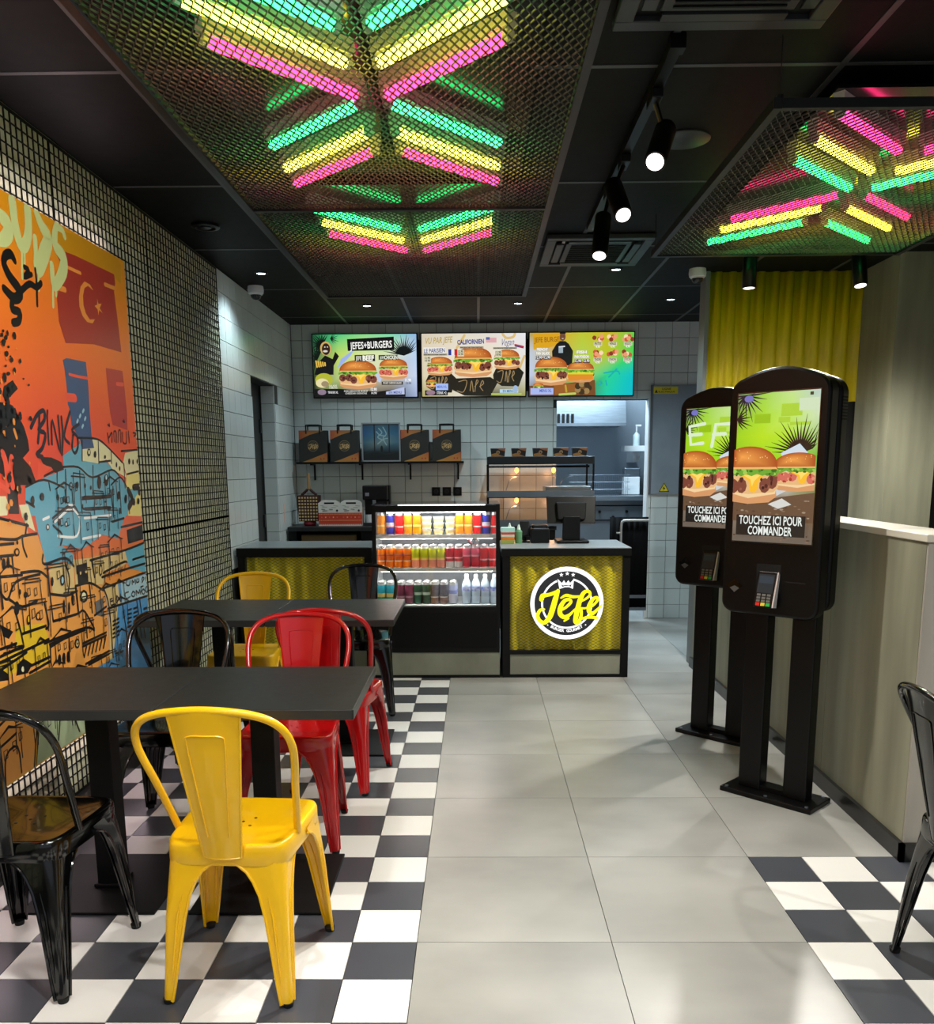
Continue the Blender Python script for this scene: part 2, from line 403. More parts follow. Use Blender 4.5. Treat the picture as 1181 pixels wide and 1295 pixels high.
# back wall ---------------------------------------------------------------
OX0, OX1, OZ = .94, 1.80, 2.066
wb = MB().box(-1.66, OX0, 5.908, 6.05, -.01, CEIL+.05).box(OX0, OX1, 5.908, 6.05, OZ, CEIL+.05).box(OX1, 2.7, 5.908, 6.05, -.01, CEIL+.05)
wall_back = struct(wb.build('wall_back', m_grout))
XO = -1.418
def skip_back(a, b, z0, z1):
    if a > -1.28 and b < 1.62 and z0 > 2.11 and z1 < 2.65: return True
    if b <= OX0+.001 and z1 < .85: return True
    if a > 1.84 and b < 2.4 and z0 > 1.2 and z1 < 2.18: return True
    if b > OX0 and a < OX1 and z0 < OZ:
        if a >= OX0-.001 and b <= OX1+.001 and z1 <= OZ+.001: return True
        if z1 > OZ: return (a, b, OZ, z1)
        if a < OX0: return (a, OX0, z0, z1)
        if b > OX1: return (OX1, b, z0, z1)
        return True
    return False
wall_tiles(wall_back, 'y', 5.908, -1.52, 2.60, 0, CEIL, XO, ZO, skip_back, .008)
struct(MB().box(OX1-.004, OX1+.012, 5.893, 6.06, 0, OZ).build('trim_3', white_paint))

# kitchen beyond the opening ---------------------------------------------
m_kwall = mat('kitchen_panel', (.62, .66, .70), .4, .15, noise=.08, scale=3)
struct(MB().box(-.3, 2.7, 8.1, 8.2, -.01, CEIL+.1).build('wall_kitchen_back', m_kwall))
struct(MB().box(2.58, 2.7, 6.05, 8.1, -.01, CEIL+.1).build('wall_kitchen_right', m_kwall))
struct(MB().box(-.3, -.2, 6.05, 8.1, -.01, CEIL+.1).build('wall_kitchen_left', m_kwall))
struct(MB().box(-.3, 2.7, 6.05, 8.2, CEIL+.0, CEIL+.1).build('ceiling_kitchen', mat('white_ceiling', (.75, .77, .78), .6)))

# right side: yellow corrugated partition, low wall, column ---------------
wp = struct(MB().box(1.782, 3.72, 3.85, 3.97, -.01, CEIL).build('wall_partition', m_blackwall))
b = MB(); n = 0; prof = []; x = 1.79; P = .098
while x < 3.70:
    for dx, dy in ((0, 0), (.034, 0), (.046, -.024), (.080, -.024), (.090, 0)): prof.append((x+dx, 3.848+dy))
    x += P
vs = [(p[0], p[1], z) for z in (1.885, CEIL-.002) for p in prof]; n = len(prof)
b.add(vs, [(i, i+1, n+i+1, n+i) for i in range(n-1)])
o = b.build('corrugated_sheet', m_yellow_sheet, wp, smooth=25); md = o.modifiers.new('thick', 'SOLIDIFY'); md.thickness = .003
MB().box(1.762, 1.79, 3.815, 3.97, .001, CEIL).build('corner_trim', mat('grey_corner_trim', (.46, .47, .46), .5), wp)
lw = struct(MB().box(1.775, 1.905, .585, 3.84, -.005, 1.178).build('wall_low', m_grout))
for y0, y1 in ((.582, 1.36), (1.364, 2.56), (2.564, 3.81)): MB().box(1.76, 1.775, y0, y1, .06, 1.178).build('cladding_panel', m_clad, lw)
MB().box(1.7615, 1.905, .570, .585, .06, 1.178).build('cladding_panel', mat('pale_laminate', (.62, .60, .56), .5, noise=.12, scale=4, stretch=(3, 3, .4)), lw)
MB().box(1.905, 1.92, .57, 3.82, .06, 1.178).build('cladding_panel', m_clad, lw)
MB().box(1.75, 1.93, .562, 3.815, 1.178, 1.205).build('wall_cap', m_cap, lw, bevel=.003)
struct(MB().box(1.742, 1.76, .552, 3.81, 0, .07).box(1.742, 1.925, .552, .57, 0, .07).build('baseboard_right', m_base))
struct(MB().box(2.835, 3.15, 3.30, 3.825, -.005, CEIL-.002).build('wall_column', m_clad))
struct(MB().box(3.70, 3.80, -4.2, 3.97, -.01, CEIL).build('wall_right', m_clad))

# ================================================================== CEILING FITTINGS
def expanded(nx, ny, w, h, sw, st, flip=False):
    # expanded metal sheet in the local xy plane, origin at a corner, strands with real width and thickness
    V = []; F = []
    def strip(pts):
        b = len(V)
        for x, y, dx in pts:
            V.extend(((x-dx, y, -st/2), (x+dx, y, -st/2+.0), (x+dx, y, st/2), (x-dx, y, st/2)))
        for i in range(len(pts)-1):
            for k in range(4): F.append((b+4*i+k, b+4*i+(k+1) % 4, b+4*i+4+(k+1) % 4, b+4*i+4+k))
    for i in range(nx):
        for ph in (0, 1):
            pts = []
            for j in range(2*ny+1):
                o = (j % 2) if ph == 0 else -(j % 2)
                x = i*w + o*w/2*.88 + (0 if ph == 0 else w)*1.0
                if ph == 1: x = (i+1)*w - (j % 2)*w/2*.88
                pts.append((x, j*h/2, sw/2))
            strip(pts)
    return V, F
m_mesh = mat('dark_expanded_metal', (.34, .34, .32), .5, .35)
m_frame = mat('canopy_frame', (.17, .175, .18), .4, .5)
PZ = 2.55; PWD = 1.27; PLN = 1.93
V_, F_ = expanded(46, 38, PWD/46, PLN/38, .0026, .0048)
me_sheet = bpy.data.meshes.new('mesh_sheet'); me_sheet.from_pydata(V_, [], F_); me_sheet.materials.append(m_mesh)
def canopy(name, label, x0, y0s):
    t = thing(name, label, 'canopy', (x0, y0s[0], PZ), 0)
    for y in y0s:
        o = obj('mesh_sheet', me_sheet, t, loc=(0, y-y0s[0]+.004, 0)); o['kind'] = 'stuff'
    L = y0s[-1]-y0s[0]+PLN+.008
    for x in (-.012, PWD+.002): MB().box(x-.008, x+.018, -.01, L+.01, -.012, .022).build('frame_bar', m_frame, t)
    for y in [v-y0s[0] for v in y0s]+[L]: MB().box(.006, PWD-.006, y-.012, y+.012, -.011, .018).build('frame_bar', m_frame, t)
    for x in (0, PWD):
        for y in [v-y0s[0] for v in y0s]+[L]:
            MB().cyl((x, y, .018), (x, y, .03), .012, seg=10).cyl((x, y, .02), (x, y, CEIL-PZ-.004), .0016, seg=6).build('hanging_wire', m_frame, t)
    return t
canopy('mesh_canopy', 'long black expanded metal canopy hanging in front of the menu screens', -.775, (-.40, 1.54))
canopy('mesh_canopy', 'black expanded metal canopy hanging above the two ordering kiosks', 1.14, (.49,))
NEON = {'green': emis('green_neon', (.20, 1, .50), 8), 'yellow': emis('yellow_neon', (1, .94, .28), 11), 'pink': emis('pink_neon', (1, .20, .45), 7)}
m_batten = mat('white_batten', (.80, .80, .80), .45)
m_board = mat('black_gloss_board', (.03, .03, .03), .16)
mb_batten = MB().box(-.02, .02, -.28, .28, .020, .062).box(-.014, .014, -.27, .27, .0, .02).mesh('batten', m_batten)
mb_cap = MB().cyl((0, .258, 0), (0, .276, 0), .0185, seg=12).mesh('end_cap', m_batten)
mb_tube = {c: MB().cyl((0, -.258, 0), (0, .258, 0), .018, seg=14).mesh('tube', NEON[c], True) for c in NEON}
def neon(c, xc, yi, side, vdir, where):
    # 45 degree tube whose inner end is beside the centre line
    t = thing('neon_light', '%s neon tube, %s side of chevron %s the counter, %s' % (c, 'mural' if side < 0 else 'kiosk', 'pointing at' if vdir > 0 else 'opening to', where), 'neon light', group='neon tubes over the %s' % where)
    ix = xc+side*.05; ox = xc+side*.42
    t.location = ((ix+ox)/2, yi-vdir*.185, 2.618); t.rotation_euler = (0, 0, math.atan2(-(ox-ix), -vdir*.37))
    obj('batten', mb_batten, t); obj('end_cap', mb_cap, t); obj('end_cap', mb_cap, t, rz=pi); obj('tube', mb_tube[c], t)
def rig(xc, ys, where, blabel, x0, x1, y0, y1):
    bd = MB().box(x0, x1, y0, y1, 2.681, 2.692).build('light_board', m_board); tag(bd, blabel, 'light board')
    for c, yi, vd in ys:
        for s in (-1, 1): neon(c, xc, yi, s, vd, where)
rig(-.14, [('green', .10, 1), ('yellow', .325, 1), ('pink', .55, 1), ('green', .615, -1), ('yellow', .862, -1), ('pink', 1.05, -1)], 'near half of long canopy', 'black glossy light board above the near half of the long canopy', -.66, .38, -.35, 1.50)
rig(-.14, [('green', 2.14, 1), ('yellow', 2.36, 1), ('pink', 2.57, 1)], 'far half of long canopy', 'black glossy light board above the far half of the long canopy', -.66, .38, 1.66, 3.0)
rig(1.845, [('pink', 1.108, 1), ('yellow', 1.34, 1), ('green', 1.555, 1), ('pink', 1.645, -1), ('yellow', 1.84, -1), ('green', 2.08, -1)], 'kiosk canopy', 'black glossy light board above the kiosk canopy', 1.40, 2.30, .70, 2.46)

# track with three spotlights, two spots by the yellow wall
def spot(label, top, axis, base, group=None, energy=30, cone=75, r=.038, ln=.22):
    ax = Vector(axis).normalized(); t = thing('spotlight', label, 'spotlight', base, 0, group)
    tp = Vector(top)-Vector(base); en = tp+ax*ln
    MB().box(-.018, .018, -.06, .06, -.03, 0).build('adapter', black_plastic, t, bevel=.003)
    MB().tube([(0, 0, -.02), (tp.x*.3, tp.y*.3, min(-.04, tp.z*.5)), tuple(tp+ax*.03)], .009, 8).build('arm', black_plastic, t, True)
    MB().tube([tuple(tp), tuple(tp+ax*.004), tuple(en-ax*.004), tuple(en)], [r-.003, r, r, r-.002], 24).build('head', black_plastic, t, True)
    MB().cyl(tuple(en-ax*.004), tuple(en+ax*.0008), r-.008, seg=20).build('lens', emis('lamp_lens', (1, .98, .96), 3.5), t)
    w = Vector(base)+en+ax*.03
    lamp('spotlight_lamp', 'SPOT', tuple(w), energy, (1, .96, .90), tuple(w+ax), .03, cone, .7)
trk = thing('light_track', 'black ceiling track carrying three tilted spotlights', 'light track', (.815, 0, 0))
MB().box(-.018, .018, .50, 2.62, CEIL-.038, CEIL-.003).build('rail', black_plastic, trk)
MB().box(-.024, .024, .47, .52, CEIL-.045, CEIL-.003).build('end_feed', black_plastic, trk)
spot('black track spotlight nearest the round ceiling speaker', (.862, .86, 2.615), (-.085, -.20, -.21), (.815, .83, CEIL-.038), energy=80)
spot('black track spotlight tilted towards the kiosks', (.765, 1.44, 2.605), (.03, -.2, -.21), (.815, 1.47, CEIL-.038), energy=150, cone=100)
spot('black track spotlight hanging in front of the far air conditioner', (.788, 1.88, 2.60), (-.03, -.10, -.21), (.815, 1.90, CEIL-.038), energy=60)
spot('black straight spotlight in front of the yellow corrugated wall', (1.695, 2.60, 2.60), (0, -.01, -1), (1.695, 2.62, CEIL-.003), ln=.19, energy=170, cone=168)
spot('black glaring spotlight beside the grey wood column', (2.293, 2.62, 2.60), (.03, -.22, -1), (2.28, 2.66, CEIL-.003), ln=.19, energy=120, cone=160)

trk = thing('light_track', 'black ceiling track on the entrance side carrying spots aimed at the mural', 'light track', (.815, 0, 0))
MB().box(-.018, .018, -2.2, -.42, CEIL-.038, CEIL-.003).build('rail', black_plastic, trk)
for y, l in ((-1.75, 'black track spotlight aimed at the entrance end of the mural'), (-.75, 'black track spotlight aimed at the counter end of the mural')):
    ax = (Vector((-1.46, y+1.5, 1.5))-Vector((.79, y, 2.6))).normalized(); spot(l, (.79, y, 2.61), tuple(ax), (.815, y, CEIL-.038), energy=150, cone=70)

# air conditioner cassettes
m_ac = mat('dark_grey_casing', (.16, .17, .185), .4)
def cassette(label, x0, x1, y0, y1):
    t = thing('ceiling_cassette', label, 'air conditioner', ((x0+x1)/2, (y0+y1)/2, CEIL)); w, d = (x1-x0)/2, (y1-y0)/2
    b = MB(); z0, z1 = -.03, -.004
    for s in (-1, 1):
        b.box(-w, w, s*d-.055 if s > 0 else -d, d if s > 0 else -d+.055, z0, z1); b.box(s*w-.055 if s > 0 else -w, w if s > 0 else -w+.055, -d+.055, d-.055, z0, z1)
    b.build('housing', m_ac, t, bevel=.004)
    MB().box(-w+.055, w-.055, -d+.055, d-.055, -.012, -.004).build('slot_back', black, t)
    for s in (-1, 1):
        MB().box(-w+.13, w-.13, s*(d-.085)-.02, s*(d-.085)+.02, -.034, -.026).build('louvre', m_ac, t)
        MB().box(s*(w-.085)-.02, s*(w-.085)+.02, -d+.13, d-.13, -.034, -.026).build('louvre', m_ac, t)
    MB().box(-w+.12, w-.12, -d+.12, d-.12, -.032, -.024).build('intake_panel', m_ac, t, bevel=.003)
    g = MB()
    for k in range(13):
        y = -d+.15+(2*d-.30)*k/12; g.box(-w+.15, w-.15, y-.004, y+.004, -.037, -.0315)
    o = g.build('intake_grille', black, t); o['kind'] = 'stuff'
    MB().box(-w+.09, -w+.105, -d+.06, -d+.09, -.0335, -.029).build('indicator', white_paint, t)
cassette('dark grey ceiling air conditioner between the canopy and the yellow wall', .60, 1.22, 2.80, 3.50)
cassette('dark grey ceiling air conditioner above the start of the light track', .60, 1.22, -.26, .40)
sp = thing('ceiling_speaker', 'flat round dark speaker in the ceiling beside the track', 'speaker', (1.037, 1.36, CEIL))
MB().lathe([(.098, 0), (.100, -.004), (.094, -.008), (.0, -.009)], 32).build('grille', mat('speaker_cloth', (.09, .095, .095), .7), sp, True)
MB().lathe([(.1005, -.001), (.106, -.001), (.106, -.006), (.1005, -.009)], 32).build('rim', m_ac, sp, True)
vt = thing('ceiling_vent', 'small round black vent in the ceiling near the wire wall', 'vent', (-1.282, 2.567, CEIL))
MB().lathe([(.075, -.001), (.075, -.012), (.055, -.016), (.05, -.004)], 24).build('ring', black_plastic, vt, True)
MB().lathe([(.03, -.002), (.03, -.014), (.02, -.016), (.001, -.016)], 20).build('disc', black_plastic, vt, True)
def downlight(label, x, y, on=True):
    t = thing('downlight', label, 'downlight', (x, y, CEIL), 0, None)
    MB().lathe([(.030, -.001), (.046, -.001), (.046, -.004), (.034, -.009), (.030, -.006)], 24, cap=False).build('bezel', black_plastic, t, True)
    MB().lathe([(.030, -.0015), (.030, -.005), (.001, -.006)], 20).build('lens', emis('downlight_lens', (.9, .97, 1), 14), t)
for (x, y), l in zip(FAR_DOWN, ('recessed ceiling downlight shining beside the dome camera by the wire wall', 'recessed downlight shining above the first menu screen', 'recessed downlight shining above the last menu screen', 'recessed downlight shining beside the far air conditioner', 'recessed downlight shining in front of the back wall near the yellow wall')): downlight(l, x, y)
for (x, y), l in zip(NEAR_DOWN, ('recessed downlight over the near tables', 'recessed downlight over the grey walkway', 'recessed downlight over the chair by the low wall')): downlight(l, x, y)
for (x, y), l in zip(REAR_FILL, ('unseen fill downlight added just inside the entrance on the mural side', 'unseen fill downlight added just inside the entrance over the walkway', 'unseen fill downlight added just inside the entrance on the kiosk side')): downlight(l, x, y)  # fittings for the added rear fill row
def dome(label, x, y):
    t = thing('dome_camera', label, 'camera', (x, y, CEIL))
    MB().lathe([(.055, -.001), (.058, -.03), (.054, -.052), (.046, -.056)], 24).build('housing', white_paint, t, True)
    MB().lathe([(.040, -.05), (.040, -.062), (.034, -.080), (.020, -.092), (.001, -.096)], 24).build('dome', mat('smoked_dome', (.03, .03, .035), .06), t, True)
    MB().lathe([(.041, -.056), (.046, -.056), (.046, -.061), (.041, -.063)], 24).build('ring', white_paint, t, True)
dome('white dome camera on the ceiling above the tiled doorway wall', -1.412, 4.18); dome('white dome camera on the ceiling beside the yellow wall', 1.683, 3.74)

# ================================================================== FURNITURE
def chair_parts(paint, shade):
    """pressed steel cafe chair, front towards +y, origin on the floor under the seat centre"""
    P = {}
    # seat: shallow dish with rolled edge and skirt
    def outline(k, n=40):
        a = 2*pi*k/n; c, s = math.cos(a), math.sin(a); e = .30
        x = (abs(c)**e)*(1 if c > 0 else -1); y = (abs(s)**e)*(1 if s > 0 else -1)
        return x*(.178+.012*y), y*.176
    b = MB(); n = 40
    rings = [(.02, .4445), (.4, .4445), (.75, .446), (.90, .450), (.955, .4515), (.985, .449), (1.0, .442), (1.005, .43), (1.006, .395), (1.0, .392)]
    b.grid(lambda i, j: (outline(j, n)[0]*rings[i][0], outline(j, n)[1]*rings[i][0], rings[i][1]), len(rings), n, True)
    b.add([(outline(j, n)[0]*.02, outline(j, n)[1]*.02, .4445) for j in range(n)], [tuple(range(n))])
    P['seat'] = b.mesh('seat', paint, 50)
    h = MB()
    for x, y in ((0, 0), (.028, .028), (-.028, .028), (.028, -.028), (-.028, -.028)): h.cyl((x, y, .4440), (x, y, .4452), .0045, seg=8)
    P['drain_holes'] = h.mesh('drain_holes', rubber)
    # legs: sheet metal angle whose flanges widen into the arches under the seat
    lv = [(.425, .165), (.41, .158), (.395, .126), (.375, .102), (.35, .086), (.31, .070), (.25, .058), (.18, .049), (.11, .041), (.06, .035), (.010, .028)]
    def leg(sx, sy):
        top = Vector((sx*(.172+.011*sy), sy*.170, .43)); bot = Vector((sx*(.178 if sy < 0 else .205), sy*.212, .02)); b = MB(); rows = []
        for z, w in lv:
            t = (.43-z)/.41; c = top.lerp(bot, t); c.z = z; r = .014+.034*max(0, 1-t*2.2)
            pts = []
            L = max(w, r+.004)
            for k in range(5): pts.append((c.x-sx*(r+(L-r)*(1-k/4.)), c.y))
            for k in range(1, 4):
                a = pi/2*k/4; pts.append((c.x-sx*r+sx*r*math.sin(a), c.y-sy*r+sy*r*math.cos(a)))
            for k in range(5): pts.append((c.x, c.y-sy*(r+(L-r)*(k/4.))))
            rows.append([(x, y, z) for x, y in pts])
        m = len(rows[0]); b.grid(lambda i, j: rows[i][j], len(rows), m)
        for e in (0, m-1):
            b.tube([rows[i][e] for i in range(1, len(rows))], .0045, 6)
        for mid in (2, m-3):   # pressed flute down each flange
            n_ = Vector((0, sy*.0005, 0)) if mid == 2 else Vector((sx*.0005, 0, 0))
            b.tube([tuple(Vector(rows[i][mid])+n_) for i in range(5, len(rows)-1)], [.001]+[.0042]*(len(rows)-8)+[.001], 8)
        return b, bot
    for nm, sx, sy in (('leg', -1, -1), ('leg', 1, -1), ('leg', -1, 1), ('leg', 1, 1)):
        b, bot = leg(sx, sy); P[(nm, sx, sy)] = (b.mesh('leg', paint, 45), MB().cyl((bot.x-sx*.012, bot.y-sy*.012, 0), (bot.x-sx*.012, bot.y-sy*.012, .013), .014, .0165, 14).mesh('rubber_foot', rubber, True))
    # hoop
    side = [(.170, -.045, .438), (.178, -.078, .505), (.192, -.130, .61), (.204, -.172, .69), (.206, -.198, .740), (.196, -.222, .782), (.170, -.242, .814), (.128, -.255, .834), (.068, -.263, .845), (0, -.266, .849)]
    hp = [(-x, y, z) for x, y, z in side] + [(x, y, z) for x, y, z in side[-2::-1]]
    P['hoop'] = MB().tube(smoothpts(hp, 5), .0105, 10).mesh('hoop', paint, True)
    # splat with pressed panel
    def sp(u, v, off=0):   # v 0 bottom .. 1 top
        w = .050+(.094-.050)*v; y = -.181-.083*v; z = .418+(.845-.418)*v; bow = -.012*(1-u*u)
        return (u*w, y+bow+off, z)
    b = MB(); b.grid(lambda i, j: sp(-1+2*j/8, i/14), 15, 9)
    b.grid(lambda i, j: sp(-1+2*j/8, i/14, .004), 15, 9)
    for u in (-1, 1): b.tube([sp(u, i/14, .002) for i in range(15)], .0042, 6)
    b.tube([sp(-1+j/4, 0, .002) for j in range(9)], .0035, 6)
    P['splat'] = b.mesh('splat', paint, 50)
    ps = [(-.50, .16), (-.56, .55), (-.58, .80), (-.48, .845), (0, .85), (.48, .845), (.58, .80), (.56, .55), (.50, .16)]
    pts = [Vector(sp(u, v, -.001)) for u, v in ps]; b = MB().tube(smoothpts(pts, 4), .0022, 6)
    pts = [Vector(sp(u, v, .005)) for u, v in ps]; b.tube(smoothpts(pts, 4), .0022, 6)
    P['pressed_panel'] = b.mesh('pressed_panel', paint, True)
    return P
def chair(P, label, x, y, rz, group):
    t = thing('cafe_chair', label, 'chair', (x, y, 0), R(rz), group)
    s = obj('seat', P['seat'], t); obj('drain_holes', P['drain_holes'], s)
    for k in P:
        if isinstance(k, tuple): l = obj('leg', P[k][0], t); obj('rubber_foot', P[k][1], l)
    obj('hoop', P['hoop'], t); s = obj('splat', P['splat'], t); obj('pressed_panel', P['pressed_panel'], s)
    return t
yel = chair_parts(mat('yellow_gloss_paint', (.95, .74, .03), .30, coat=.25, noise=.03), None)
red = chair_parts(mat('red_gloss_paint', (.70, .04, .06), .22, coat=.4, noise=.03), None)
blk = chair_parts(black_gloss, None)
G = 'pressed steel cafe chairs'
chair(yel, 'yellow steel chair drawn up to the near side of the front table', -.485, -.118, -3, G)
chair(blk, 'black steel chair on the near side of the front table beside the yellow chair', -1.11, -.10, -3, G)
chair(red, 'red steel chair tucked under the far side of the front table', -.545, .835, 180, G)
chair(red, 'red steel chair on the near side of the second table, behind the other red one', -.46, 1.45, -6, G)
chair(blk, 'black steel chair tucked under the far side of the front table', -1.055, .90, 182, G)
chair(blk, 'black steel chair at the near side of the second table by the wire wall', -1.10, 1.46, 0, G)
chair(yel, 'yellow steel chair at the far side of the second table', -1.10, 2.29, 180, G)
chair(blk, 'black steel chair at the far side of the second table by the drinks fridge', -.515, 2.71, 182, G)
chair(blk, 'black steel chair standing alone by the end of the low wall', 1.637, -.225, -92, G)

m_top = mat('charcoal_laminate', (.105, .11, .11), .36, noise=.12, scale=30)
m_edge = mat('table_edge_band', (.16, .165, .165), .3)
def table(label, x0, x1, y0, y1, px, py, hb=.225):
    t = thing('bistro_table', label, 'table', ((x0+x1)/2, (y0+y1)/2, 0), 0, 'charcoal bistro tables pushed together'); w, d = (x1-x0)/2, (y1-y0)/2
    tp = MB().box(-w, w, -d, d, .718, .75).build('table_top', m_top, t, bevel=.0025)
    b = MB()
    for s in (-1, 1): b.box(s*w-.0008, s*w+.0008, -d+.003, d-.003, .7205, .7475); b.box(-w+.003, w-.003, s*d-.0008, s*d+.0008, .7205, .7475)
    b.build('edge_band', m_edge, tp)
    MB().box(px-.04, px+.04, py-.04, py+.04, .02, .712).build('post', black, t, bevel=.003)
    MB().box(px-.15, px+.15, py-.15, py+.15, .708, .718).build('top_plate', black, t)
    MB().box(px-hb, px+hb, py-hb, py+hb, 0.0, .009).box(px-.05, px+.05, py-.05, py+.05, .009, .022).build('base_plate', black, t, bevel=.003)
table('charcoal square table in front, the half by the walkway', -.758, -.173, -.025, .545, -.074, .13)
table('charcoal square table in front, the half against the mural wall', -1.352, -.764, -.025, .545, -.042, .13)
table('charcoal square table behind the red chairs, the half by the walkway', -.800, -.200, 1.515, 2.18, 0, .15)
table('charcoal square table behind the red chairs, the half against the wire wall', -1.41, -.806, 1.515, 2.18, 0, .03, .18)

# ================================================================== COUNTERS
m_ctop = mat('grey_stone_worktop', (.50, .53, .53), .35, noise=.15, scale=12)
m_cblack = mat('black_counter_frame', (.03, .032, .035), .45, noise=.2, spec=.25)
m_kick = mat('grey_kick_panel', (.55, .56, .50), .55, noise=.25, scale=4, stretch=(1, 1, .6))
m_cyellow = mat('yellow_back_sheet', (.95, .88, .12), .45, noise=.05)
def mesh_panel(parent, x0, x1, y, z0, z1, glow=0):
    # wavy yellow sheet behind a dark expanded metal panel
    b = MB(); n = int((x1-x0)/.012); prof = [(x0+(x1-x0)*k/n, y+.034+.014*math.sin(2*pi*(x0+(x1-x0)*k/n)/.108)) for k in range(n+1)]
    b.add([(p[0], p[1], z) for z in (z0, z1) for p in prof], [(i, i+1, n+1+i+1, n+1+i) for i in range(n)])
    b.build('yellow_sheet', m_cyellow, parent, True)
    w, h = .038, .0215; nx, nz = round((x1-x0)/w), round((z1-z0)/h); V, F = [], []
    for j in range(nz):
        for ph in (0, 1):
            base = len(V); zz = z0+(z1-z0)*j/nz; hh = (z1-z0)/nz
            for i in range(2*nx+1):
                z = zz+(i % 2)*hh*.46 if ph == 0 else zz+hh-(i % 2)*hh*.46
                x = x0+(x1-x0)*i/(2*nx); s = .0011
                V += [(x, y, z-s), (x, y+.0015, z-s), (x, y+.0015, z+s), (x, y, z+s)]
            for i in range(2*nx):
                for k in range(4): F.append((base+4*i+k, base+4*i+(k+1) % 4, base+4*i+4+(k+1) % 4, base+4*i+4+k))
    me = bpy.data.meshes.new('expanded_metal'); me.from_pydata(V, [], F); me.materials.append(m_mesh)
    o = obj('expanded_metal', me, parent); o['kind'] = 'stuff'
# till counter with the round sign
ct = thing('till_counter', 'black framed counter with yellow mesh front and round lit sign', 'counter', (.79, 3.47, 0))
x0, x1 = -.425, .425
MB().box(x0-.01, x1+.025, .0, .66, .872, .905).build('worktop', m_ctop, ct, bevel=.002)
MB().box(x0-.01, x1+.025, -.012, .0, .850, .9).build('front_rail', m_cblack, ct)
MB().box(x0, x0+.05, -.002, .64, .0, .872).box(x1-.03, x1+.02, -.002, .64, 0, .872).box(x0+.05, x1-.03, 0, .05, .165, .19).box(x0+.05, x1-.03, 0, .05, .848, .872).box(x0+.05, x1-.03, 0, .62, .0, .02).box(x0+.05, x1-.03, .06, .62, .02, .872).build('frame', m_cblack, ct)
mesh_panel(ct, x0+.05, x1-.03, .008, .19, .848)
MB().box(x0+.053, x1-.033, .006, .05, .022, .163).build('kick_panel', m_kick, ct)
MB().box(x1+.022, x1+.036, .12, .60, .08, .82).build('swing_flap', mat('grey_flap', (.42, .42, .40), .5), ct)
